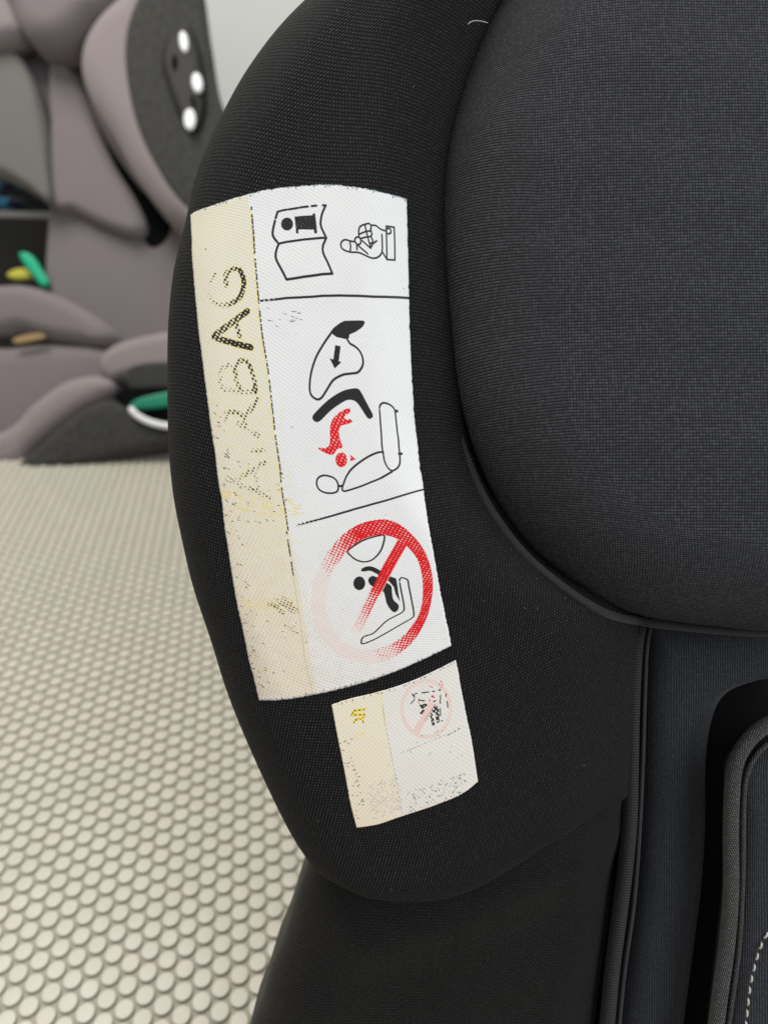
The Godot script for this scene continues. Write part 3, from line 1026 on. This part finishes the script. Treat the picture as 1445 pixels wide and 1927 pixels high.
func grey_seat(turn: Basis) -> void:
	var g := Node3D.new()
	g.name = "grey_car_seat"
	add_child(g)
	var foot := Vector3(-0.36, 0.0, -0.86)
	var frame := Transform3D(turn, CAM_AT + turn * Vector3(0, 0, -0.93))
	g.transform = Transform3D(turn, foot)
	tag(g, "grey fabric child car seat with dark wing shield standing behind the black seat", "child car seat")
	var shift := Transform3D(turn, foot).affine_inverse() * frame
	var holder := func(called: String, mesh: Mesh, mat: Material, parent: Node = g) -> MeshInstance3D:
		var o := part(called, mesh, mat, parent)
		if parent == g:
			o.transform = shift
		return o
	holder.call("backrest", pad([-566.19, 760.43, -461.42, 728.19, -380.82, 615.36, -316.34, 470.28, -284.1, 325.21, -284.1, 147.9, -405, 131.78, -485.6, 260.73, -508.16, 341.33, -505.75, 429.99, -503.33, 486.4, -521.87, 599.24], [-445.3, 615.36, -396.94, 438.04, -380.82, 260.73], gz(1.08), 22, 22, 6, 60), M.grey)
	holder.call("far_wing", pad([-647.59, 686.79, -547.67, 676.03, -510.77, 632.99, -489.25, 563.81, -480.03, 486.94, -478.49, 444.67, -509.24, 465.42, -555.35, 489.25, -647.59, 517.69], [-601.47, 594.56, -524.61, 556.12], gz(1.03), 12, 12, 3, 30), M.grey_green)
	holder.call("head_cushion", pad([-537.48, 770.94, -515.32, 697.06, -493.15, 656.43, -467.29, 645.35, -437.74, 651.26, -404.5, 678.59, -374.94, 704.45, -341.7, 770.94, -437.74, 830.05], [-452.52, 756.17, -456.21, 711.84], gz(1.0), 30, 30, 4, 40), M.grey)
	holder.call("head_cushion_side", pad([-628.73, 793.66, -531.72, 793.66, -516.79, 733.96, -506.34, 681.72, -513.06, 668.28, -554.1, 657.84, -628.73, 648.13], [-583.96, 741.42, -554.1, 704.1], gz(1.01), 18, 18, 4, 30), M.grey_light)
	holder.call("torso_bolster", pad([-483.13, 662.42, -445.88, 631.37, -422.6, 569.28, -394.66, 507.19, -366.72, 462.18, -348.09, 421.82, -352.75, 404.75, -374.48, 403.19, -413.28, 418.72, -452.09, 438.9, -483.13, 451.31, -486.24, 553.76], [-459.85, 561.52, -428.81, 483.91, -374.48, 421.82], gz(1.045), 14, 14, 3, 20), M.grey)
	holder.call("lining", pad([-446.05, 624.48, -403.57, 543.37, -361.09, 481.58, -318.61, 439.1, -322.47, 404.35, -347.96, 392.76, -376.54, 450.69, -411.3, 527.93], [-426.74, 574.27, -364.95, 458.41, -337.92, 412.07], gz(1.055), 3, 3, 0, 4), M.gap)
	holder.call("wing_pad", pad([-287.05, 770.47, -371.16, 711.96, -409.92, 666.62, -421.62, 624.2, -409.92, 576.66, -373.35, 514.5, -336.78, 452.34, -287.05, 397.49, -206.6, 360.92, -213.92, 412.11, -270.96, 499.87, -283.4, 616.89, -276.08, 770.47], [-341.9, 668.08, -336.78, 573.01, -287.05, 448.68], gz(1.0), 40, 30, 4, 35), M.grey_light)
	var sh: MeshInstance3D = holder.call("wing_shield", pad([-302.69, 754.75, -341.37, 683.1, -352.84, 632.96, -348.54, 575.64, -334.21, 518.33, -305.55, 461.01, -270.45, 414.45, -209.55, 382.21, -209.55, 511.16, -229.61, 582.81, -241.07, 654.45, -259.7, 754.75], [-288.36, 690.27, -295.52, 582.81, -252.54, 461.01], gz(0.972), 8, 8, 3, 25), M.melange)
	var ov := part("oval_cover", pad([-274.03, 652.46, -261.2, 652.46, -249.08, 626.1, -241.24, 583.33, -240.53, 540.57, -249.8, 513.49, -265.48, 514.2, -282.58, 549.84, -294.7, 586.9, -298.26, 612.55, -288.28, 639.64], [-269.04, 622.53, -265.48, 544.14], gz(0.96), 5, 5, 0, 8), M.gloss_dark, sh)
	part("cover_face", pad([-273.45, 643.99, -263.5, 642.56, -254.96, 621.23, -249.27, 582.11, -247.85, 543, -254.96, 521.66, -263.5, 523.08, -276.3, 552.95, -288.39, 587.09, -291.95, 609.85, -284.83, 632.61], [-270.61, 617.67, -266.34, 546.55], gz(0.955), 3, 2, 0, 4), M.gloss, ov)
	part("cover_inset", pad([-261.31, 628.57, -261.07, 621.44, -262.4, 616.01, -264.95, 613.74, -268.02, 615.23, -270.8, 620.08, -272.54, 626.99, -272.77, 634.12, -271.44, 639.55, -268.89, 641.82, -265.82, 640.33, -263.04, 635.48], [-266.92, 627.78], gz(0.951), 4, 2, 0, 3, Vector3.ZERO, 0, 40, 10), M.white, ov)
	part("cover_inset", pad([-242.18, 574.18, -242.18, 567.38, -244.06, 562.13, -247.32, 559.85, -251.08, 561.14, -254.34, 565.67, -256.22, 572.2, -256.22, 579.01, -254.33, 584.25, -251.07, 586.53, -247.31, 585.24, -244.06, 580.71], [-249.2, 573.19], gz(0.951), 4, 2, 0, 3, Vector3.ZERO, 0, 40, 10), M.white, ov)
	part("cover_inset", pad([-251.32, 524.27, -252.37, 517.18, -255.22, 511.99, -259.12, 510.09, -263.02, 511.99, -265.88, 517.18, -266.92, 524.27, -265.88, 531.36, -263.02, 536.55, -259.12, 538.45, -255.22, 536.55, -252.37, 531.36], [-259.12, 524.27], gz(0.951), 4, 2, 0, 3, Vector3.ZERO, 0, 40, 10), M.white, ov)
	part("cover_slot", pad([-276.14, 601.55, -276.61, 596.23, -277.91, 592.34, -279.68, 590.91, -281.46, 592.34, -282.75, 596.23, -283.23, 601.55, -282.75, 606.87, -281.46, 610.76, -279.68, 612.18, -277.91, 610.76, -276.61, 606.87], [-279.68, 601.55], gz(0.952), 3, 1, 0, 3, Vector3.ZERO, 0, 40, 10), M.gap, ov)
	part("cover_slot", pad([-252.06, 548.77, -251.75, 543.8, -252.27, 540.06, -253.49, 538.55, -255.08, 539.67, -256.61, 543.12, -257.68, 547.98, -257.99, 552.95, -257.47, 556.69, -256.25, 558.21, -254.66, 557.09, -253.13, 553.63], [-254.87, 548.38], gz(0.952), 3, 1, 0, 3, Vector3.ZERO, 0, 40, 10), M.gap, ov)
	holder.call("seat_cushion", pad([-617.91, 224.6, -517.61, 226.03, -453.13, 231.76, -388.66, 228.18, -356.42, 213.85, -342.09, 178.03, -356.42, 142.21, -417.31, 109.97, -481.79, 72.72, -617.91, 59.82], [-560.6, 145.79, -431.64, 181.61], gz(0.985), 28, 22, 4, 60), M.grey)
	holder.call("arm_pad", pad([-630.78, 298.75, -528.4, 307.53, -488.17, 308.26, -451.6, 298.02, -411.38, 279.01, -378.47, 257.07, -366.77, 236.59, -378.47, 225.62, -418.69, 229.28, -461.11, 236.59, -488.17, 245.37, -510.11, 242.44, -535.71, 240.25, -630.78, 229.28], [-572.28, 269.5, -484.51, 273.16, -404.07, 245.37], gz(0.975), 20, 20, 2, 30), M.grey)
	holder.call("front_bolster", pad([-605.04, 86.63, -506.83, 106.28, -464.74, 142.75, -422.65, 172.22, -380.56, 180.63, -356.71, 169.41, -363.02, 151.17, -394.59, 134.34, -429.66, 110.49, -461.23, 83.13, -481.57, 61.38, -520.86, 55.77, -605.04, 51.56], [-562.95, 69.1, -485.78, 93.65, -429.66, 139.25, -380.56, 163.8], gz(0.95), 22, 16, 2, 40), M.grey_light)
	holder.call("hip_pad", pad([-380.35, 193.9, -371.85, 215.17, -345.62, 229.35, -278.26, 242.11, -242.82, 229.35, -242.82, 158.45, -299.53, 162, -342.07, 175.47, -366.88, 174.05], [-342.07, 200.99, -271.18, 200.99], gz(0.958), 18, 16, 2, 30), M.grey_light)
	holder.call("hip_shield", pad([-344.08, 183.44, -323.04, 196.07, -275.34, 198.87, -233.25, 191.86, -233.25, 153.28, -317.43, 155.38, -339.87, 168.01], [-317.43, 176.43, -254.29, 176.43], gz(0.943), 6, 6, 1, 10), M.melange)
	holder.call("base_shell", pad([-480.62, 57.95, -452.85, 84.32, -418.15, 116.25, -386.92, 137.76, -359.16, 146.79, -331.4, 137.76, -307.11, 120.41, -237.71, 113.47, -209.94, 103.06, -272.41, 87.1, -334.87, 73.22, -411.21, 56.56, -452.85, 52.4], [-438.97, 66.28, -362.63, 106.53, -272.41, 100.98], gz(0.935), 14, 10, 2, 60), M.melange)
	var rec: MeshInstance3D = holder.call("adjuster_recess", pad([-351.02, 152.9, -319.26, 162.57, -229.52, 157.73, -229.52, 104.58, -291.65, 112.86, -317.88, 121.15, -333.07, 133.57], [-319.26, 143.93, -257.14, 133.57], gz(0.93), 5, 4, 0, 8), M.gap)
	part("indicator", pad([-326.44, 140.78, -308.63, 149, -268.89, 156.54, -227.79, 156.54, -227.79, 139.41, -268.89, 136.67, -303.15, 133.25, -322.33, 133.93], [-306.57, 141.47, -248.34, 146.95], gz(0.921), 5, 4, 0, 5), M.teal, rec)
	part("handle", cord(line3([-328.1, 136.23, -317.18, 123.93, -296.69, 114.38, -268.01, 109.6, -227.04, 108.23], gz(0.918), gz(0.918), 24), 4.2, 4.2), M.white, rec)
	holder.call("care_tag", pad([-495.1, 231.53, -477.1, 237.29, -456.93, 238.73, -454.05, 232.97, -477.1, 227.21, -492.94, 225.77], [-484.3, 231.53, -466.3, 233.69], gz(0.953), 2, 1.5, 0, 2), M.tan)

func things_behind(turn: Basis) -> void:
	# a black storage crate beyond the grey seat, blue packets heaped in it
	var frame := Transform3D(turn, CAM_AT + turn * Vector3(0, 0, -1.2))
	var crate := Node3D.new()
	crate.name = "storage_crate"
	add_child(crate)
	crate.position = Vector3(-0.75, 0.0, -1.33)
	tag(crate, "black storage crate with a bare metal rim behind the grey car seat", "crate")
	var up := Vector3.UP
	for sgn in [[Vector3(0, 0.122, 0.14), Vector3(0.62, 0.242, 0.012)], [Vector3(0, 0.21, -0.14), Vector3(0.62, 0.418, 0.012)], [Vector3(0.305, 0.122, 0), Vector3(0.012, 0.242, 0.268)], [Vector3(-0.305, 0.122, 0), Vector3(0.012, 0.242, 0.268)], [Vector3(0, 0.008, 0), Vector3(0.596, 0.012, 0.266)]]:
		var b := BoxMesh.new()
		b.size = sgn[1]
		var o := part("side_panel" if sgn[0].y > 0.05 else "base_panel", b, M.crate, crate)
		o.position = sgn[0]
	var bar := CylinderMesh.new()
	bar.top_radius = 0.005
	bar.bottom_radius = 0.005
	bar.height = 0.63
	var br := part("rim_bar", bar, M.silver, crate)
	br.rotation.z = PI / 2
	br.position = Vector3(0, 0.246, 0.146)
	var knob := SphereMesh.new()
	knob.radius = 0.011
	knob.height = 0.022
	var kn := part("rim_clip", knob, M.silver, crate)
	kn.position = Vector3(0.086, 0.244, 0.15)
	var rng := RandomNumberGenerator.new()
	rng.seed = 4
	var looks := {"blue": "small mid blue packet in the heap in the black crate", "cyan": "small pale blue packet in the heap in the black crate", "navy": "small dark navy packet in the heap in the black crate", "rose": "rose coloured packet at the left edge of the heap in the black crate"}
	var heap := ["rose", "blue", "navy", "cyan", "navy", "blue", "blue", "navy", "cyan", "navy", "blue", "navy", "cyan", "blue", "navy", "blue"]
	var first: MeshInstance3D
	for k in heap.size():
		var o: MeshInstance3D
		if k == 0:
			first = part("packet", pad([-24, -18, 0, -21, 24, -17, 27, 0, 23, 19, 0, 16, -24, 20, -27, 0], [-10, 0, 10, 0], 0, 9, 9, 5, 9, Vector3.ZERO, 0.8, 60, 12), M.rose, self)
			o = first
		else:
			o = first.duplicate()
			o.name = "packet"
			add_child(o, true)
		o.material_override = M[heap[k]]
		o.scale = Vector3.ONE * rng.randf_range(0.34, 0.5)
		o.position = crate.position + Vector3(0.0 + 0.021 * (k % 8) + rng.randf_range(-0.006, 0.006), 0.252 + 0.028 * (k / 8) + rng.randf_range(-0.005, 0.008), 0.1 - 0.03 * (k / 8))
		o.rotation = Vector3(rng.randf_range(-1.0, 0.2), rng.randf_range(-0.6, 0.6), rng.randf_range(-0.9, 0.9))
		tag(o, looks[heap[k]], "packet", "packets in the black crate")
	var gs := part("green_strap", pad([-536.36, 380.43, -525.39, 382, -514.42, 374.16, -503.45, 356.92, -493.26, 339.68, -495.62, 331.85, -505.02, 333.41, -519.12, 351.44, -531.66, 367.89], [-526.96, 374.16, -501.88, 339.68], -850 + 850, 5, 5, 0, 5, Vector3.ZERO, 0, 60, 12), M.green, self)
	gs.transform = Transform3D(turn, CAM_AT + turn * Vector3(0, 0, -1.05))
	tag(gs, "bright green plastic belt clip leaning by the arm pad of the grey seat", "belt clip")
	var yt := part("yellow_tag", pad([-560.46, 352.41, -547.8, 361.11, -525.65, 361.9, -520.9, 355.57, -524.07, 348.46, -547.8, 346.08], [-549.38, 353.99, -528.81, 354.78], 0, 4, 3, 0, 4, Vector3.ZERO, 0, 60, 12), M.yellow, self)
	yt.transform = Transform3D(turn, CAM_AT + turn * Vector3(0, 0, -1.06))
	tag(yt, "small yellow tag beside the bright green belt clip", "tag")

func black_seat(turn: Basis) -> void:
	wing_l = spline(p2([5.98, 212.44, -12.64, 192.88, -26.05, 180.78, -39.76, 167.63, -51.08, 152.54, -59.17, 137.86, -64.63, 126.18, -68.24, 115.76, -71.23, 101.72, -74.98, 86.74, -76.67, 73.54, -77.43, 60.38, -77.43, 34.21, -76.68, 17.34, -75.17, 4.17, -72.73, -8.04, -68.6, -25.85, -62.43, -44.55, -55.88, -65.13, -46.52, -87.6, -36.22, -109.13, -29.29, -120.77, -25.56, -127.28]), WN)
	wing_r = spline(p2([52.99, 208.94, 40.09, 177.6, 30.88, 153.64, 25.71, 129.68, 23.5, 103.87, 24.61, 74.38, 26.45, 44.88, 30.14, 20.92, 40.09, 1.57, 56.68, -14.1, 73.27, -22.4, 84.33, -27.93, 88.02, -38.06, 87.1, -54.65, 85.99, -74.93, 84.33, -98.89]), WN)
	wing_b = spline(p2([-25.56, -127.28, -15.15, -128.05, -4.13, -130.44, 6.88, -131.35, 17.9, -130.8, 28.91, -127.86, 41.76, -120.89, 60.12, -108.77, 72.97, -101.8, 84.33, -98.89]), WN)
	var s := Node3D.new()
	s.name = "black_car_seat"
	add_child(s)
	s.transform = Transform3D(turn, CAM_AT + turn * Vector3(0, 0, -0.23))
	tag(s, "black fabric child car seat with worn white airbag warning label on its headrest wing", "child car seat")
	part("headrest_wing", wing_mesh(), M.wing, s)
	var l1 := part("warning_label", label_mesh([0.3649, 0.0616, 0.3887, 0.0972, 0.4181, 0.1282, 0.4528, 0.1532, 0.4905, 0.1735, 0.5298, 0.1905, 0.5704, 0.2037, 0.6130, 0.2025, 0.6520, 0.1851, 0.6905, 0.1663, 0.7281, 0.1459, 0.7642, 0.1229, 0.8050, 0.1110], [0.3298, 0.8258, 0.3761, 0.8322, 0.4227, 0.8350, 0.4694, 0.8345, 0.5161, 0.8316, 0.5622, 0.8251, 0.6018, 0.8008, 0.6333, 0.7665, 0.6624, 0.7300, 0.6905, 0.6927, 0.7169, 0.6541, 0.7431, 0.6154, 0.7708, 0.5778], [0.3649, 0.0616, 0.3605, 0.1253, 0.3536, 0.1888, 0.3450, 0.2521, 0.3363, 0.3154, 0.3302, 0.3789, 0.3265, 0.4427, 0.3243, 0.5065, 0.3241, 0.5704, 0.3253, 0.6343, 0.3275, 0.6981, 0.3288, 0.7619, 0.3298, 0.8258], [0.8050, 0.1110, 0.8018, 0.1499, 0.7986, 0.1887, 0.7955, 0.2276, 0.7924, 0.2665, 0.7891, 0.3054, 0.7859, 0.3442, 0.7828, 0.3831, 0.7797, 0.4220, 0.7770, 0.4609, 0.7748, 0.4999, 0.7728, 0.5388, 0.7708, 0.5778], 31), print_material(main_print()), s)
	tag(l1, "large white warning label with pictograms and a rubbed cream strip", "")
	var l2 := part("warning_label", label_mesh([0.8034, 0.2708, 0.8125, 0.2679, 0.8217, 0.2651, 0.8310, 0.2628, 0.8405, 0.2609, 0.8499, 0.2590, 0.8592, 0.2570, 0.8685, 0.2544, 0.8776, 0.2513, 0.8866, 0.2480, 0.8958, 0.2452, 0.9051, 0.2432, 0.9146, 0.2416], [0.7859, 0.5634, 0.7939, 0.5583, 0.8019, 0.5533, 0.8107, 0.5499, 0.8201, 0.5487, 0.8295, 0.5487, 0.8390, 0.5493, 0.8483, 0.5512, 0.8576, 0.5526, 0.8671, 0.5528, 0.8765, 0.5522, 0.8859, 0.5515, 0.8954, 0.5508], [0.8034, 0.2708, 0.8004, 0.2950, 0.7981, 0.3193, 0.7966, 0.3437, 0.7953, 0.3681, 0.7941, 0.3926, 0.7929, 0.4170, 0.7917, 0.4414, 0.7906, 0.4658, 0.7894, 0.4902, 0.7882, 0.5146, 0.7871, 0.5390, 0.7859, 0.5634], [0.9146, 0.2416, 0.9133, 0.2674, 0.9118, 0.2932, 0.9092, 0.3189, 0.9066, 0.3446, 0.9047, 0.3704, 0.9033, 0.3961, 0.9022, 0.4219, 0.9012, 0.4478, 0.9007, 0.4736, 0.9003, 0.4994, 0.8985, 0.5252, 0.8954, 0.5508], 32), print_material(small_print()), s)
	tag(l2, "small warning label, its print almost rubbed off", "")
	part("headrest_cushion", pad([39.65, 179.76, 33.12, 167.63, 27.15, 151.77, 21.92, 133.12, 19.68, 118.19, 19.5, 101.4, 20.8, 82.74, 22.85, 64.09, 25.28, 45.43, 28.64, 30.5, 33.12, 17.44, 40.21, 2.52, 49.91, -11.47, 61.1, -21.74, 74.16, -30.13, 89.09, -35.35, 107.74, -38.15, 134.79, -40.02, 171.18, -34.79, 199.16, -14.27, 210.35, 21.18, 215.95, 67.82, 206.62, 142.44, 173.04, 204.01, 126.4, 230.13, 79.76, 226.4, 53.64, 205.88], [90.54, 139.63, 104.27, 96.72, 107.71, 53.81, 104.27, 19.48], -20, 30, 22, 9, 16, Vector3(0, -0.07, 0), 0.5, 260, 46), M.knit, s)
	part("cushion_piping", cord(on_wing(line3([21.94, 44.16, 24.86, 29.59, 29.23, 16.3, 36.14, 1, 46.16, -13.2, 57.27, -23.58, 70.56, -32.32, 85.86, -37.24, 104.97, -39.79, 131.38, -41.61, 152.5, -40.51], -16, -15, 150), 0.2), 1.45, 1.5), M.lip, s)
	part("side_bolster", pad([-23.98, -113.07, -27.39, -128.23, -33.08, -144.34, -38.38, -161.4, -43.31, -173.72, -47.1, -186.05, -53.55, -205.95, -55.44, -243.86, 14.69, -259.02, 73.45, -253.34, 78, -207.84, 81.41, -177.52, 84.45, -154.77, 87.1, -130.13, 89.75, -109.28, 90.51, -88.43, 33.65, -101.69], [26.06, -128.23, 24.17, -158.56, 14.69, -215.43], -43, 24, 20, 2, 25, Vector3(0, 0, 0), 0.5, 240, 60, [[-4.16, -152.96, 93.93, -112.25], 11.0, 3.5]), M.low, s)
	part("edging_band", cord(line3([94.68, -33.46, 93.16, -40.09, 91.46, -50.52, 90.32, -69.47, 89.75, -88.43, 89.18, -109.28, 87.48, -128.23, 85.2, -145.29, 82.55, -164.25, 80.65, -182.63, 77.24, -215.43, 73.45, -249.55], -30, -26, 110), 2.6, 3.2, 18), M.band, s)
	part("edging_cord", cord(line3([99.99, -33.46, 97.9, -40.09, 96.01, -50.52, 95.06, -69.47, 94.3, -90.32, 93.35, -109.28, 92.03, -128.23, 90.32, -145.29, 87.48, -164.25, 85.39, -182.63, 82.55, -215.43, 79.14, -249.55], -31, -27, 110), 0.75, 0.9), M.dark_cord, s)
	part("back_panel", pad([100.74, -27.1, 134.49, -27.1, 166.25, -29.08, 166.25, -57.86, 144.41, -62.43, 133.5, -65.61, 126.95, -71.16, 123.17, -82.68, 121.78, -98.56, 121.78, -118.41, 120.2, -142.23, 117.42, -164.07, 113.84, -191.26, 109.68, -225.6, 105.71, -265.31, 78.91, -265.31, 84.86, -221.63, 89.23, -185.9, 94.39, -150.17, 97.17, -118.41, 98.36, -86.65, 99.15, -54.89], [109.87, -51.31, 109.87, -90.62, 108.68, -118.41, 104.71, -154.14, 95.78, -245.45], -42, 7, 7, 1.5, 10, Vector3.ZERO, 0.4, 220, 30), M.rib, s)
	part("harness_pad", pad([124.91, -93, 127.52, -87.03, 134.79, -79.94, 145.06, -75.84, 171.18, -73.97, 171.18, -249.35, 111.47, -249.35, 116.14, -212.03, 120.06, -179.76, 122.67, -156.06, 124.91, -133.68, 125.65, -111.29], [152.52, -100.09, 150.65, -137.41, 141.32, -230.69], -22, 5, 4, 3, 12, Vector3.ZERO, 0.3, 200, 30), M.rib, s)
	part("pad_piping", cord(line3([155, -67.83, 143.9, -70.61, 133.72, -74.49, 126.87, -80.04, 122.61, -88.19, 121.32, -99.29, 120.95, -114.1, 120.95, -132.61, 119.47, -151.11, 116.87, -169.62, 115.21, -182.58, 111.51, -210.34, 106.88, -245.5], -19, -18, 120), 2.6, 2.6, 18), M.cord, s)
	part("pad_cord", cord(line3([155, -73.75, 143.9, -76.71, 135.01, -80.41, 129.83, -85.23, 126.5, -92.26, 125.39, -102.99, 125.2, -117.8, 124.83, -132.61, 123.72, -151.11, 121.32, -169.62, 119.47, -182.58, 116.13, -210.34, 111.69, -245.5], -19, -18, 120), 0.85, 1.0), M.cord, s)
	var st := spline(p2([137.02, -138.66, 131.56, -146.13, 129.19, -151.41, 127.37, -157.78, 125.91, -165.06, 124.82, -175.44, 123.73, -186.91, 122.64, -199.66]), 32)
	for i in 16:
		var a := st[2 * i]
		var b := st[2 * i].lerp(st[2 * i + 1], 1.25)
		part("stitch", cord(PackedVector3Array([Vector3(a.x, a.y, -16.2), Vector3(a.x, a.y, -15.6).lerp(Vector3(b.x, b.y, -15.6), 0.15), Vector3(a.x, a.y, -15.3).lerp(Vector3(b.x, b.y, -15.3), 0.5), Vector3(b.x, b.y, -15.6).lerp(Vector3(a.x, a.y, -15.6), 0.15), Vector3(b.x, b.y, -16.2)]), 0.36, 0.34, 8), M.thread, s)
	part("shell", pad([-22.95, 148.54, 8.4, 202.28, 39.74, 242.57, 129.29, 260.49, 263.62, 260.49, 286.01, 81.38, 274.81, -299.22, 129.29, -305.93, 8.4, -305.93, -27.43, -276.83, -18.47, -209.66, -9.51, -142.5, -36.38, -52.95, -40.86, 58.99], [106.9, 148.54, 106.9, -52.95, 118.1, -232.05], -76, 20, 14, 0, 70), M.shell, s)
	# lint and a stray hair on the cloth
	var hair := part("stray_hair", cord(line3([27.74, 161.59, 28.8, 163, 30.56, 164.06, 32.67, 164.58, 35.14, 164.76], -6, -10, 16), 0.13, 0.13, 6), M.thread, self)
	hair.transform = s.transform
	tag(hair, "single pale hair caught at the top left edge of the headrest cushion", "hair")
	var fib := cord(PackedVector3Array([Vector3(-0.6, 0, 0), Vector3(-0.3, 0.12, 0.1), Vector3(0.2, 0.05, 0.15), Vector3(0.6, -0.2, 0.05)]), 0.06, 0.06, 5)
	var rng := RandomNumberGenerator.new()
	rng.seed = 12
	var mm := MultiMesh.new()
	mm.transform_format = MultiMesh.TRANSFORM_3D
	mm.mesh = fib
	mm.instance_count = 34
	for i in 34:
		var u := rng.randf_range(0.15, 0.98)
		var v := rng.randf_range(0.1, 0.9)
		var p := (wing(u, v) + wing_normal(u, v) * 0.25) * 0.001
		mm.set_instance_transform(i, Transform3D(Basis(Vector3(0, 0, 1), rng.randf() * TAU).scaled(Vector3.ONE * rng.randf_range(0.4, 1.1)), p))
	var li := MultiMeshInstance3D.new()
	li.name = "lint"
	li.multimesh = mm
	li.material_override = M.lint
	li.set_meta("kind", "stuff")
	s.add_child(li, true)
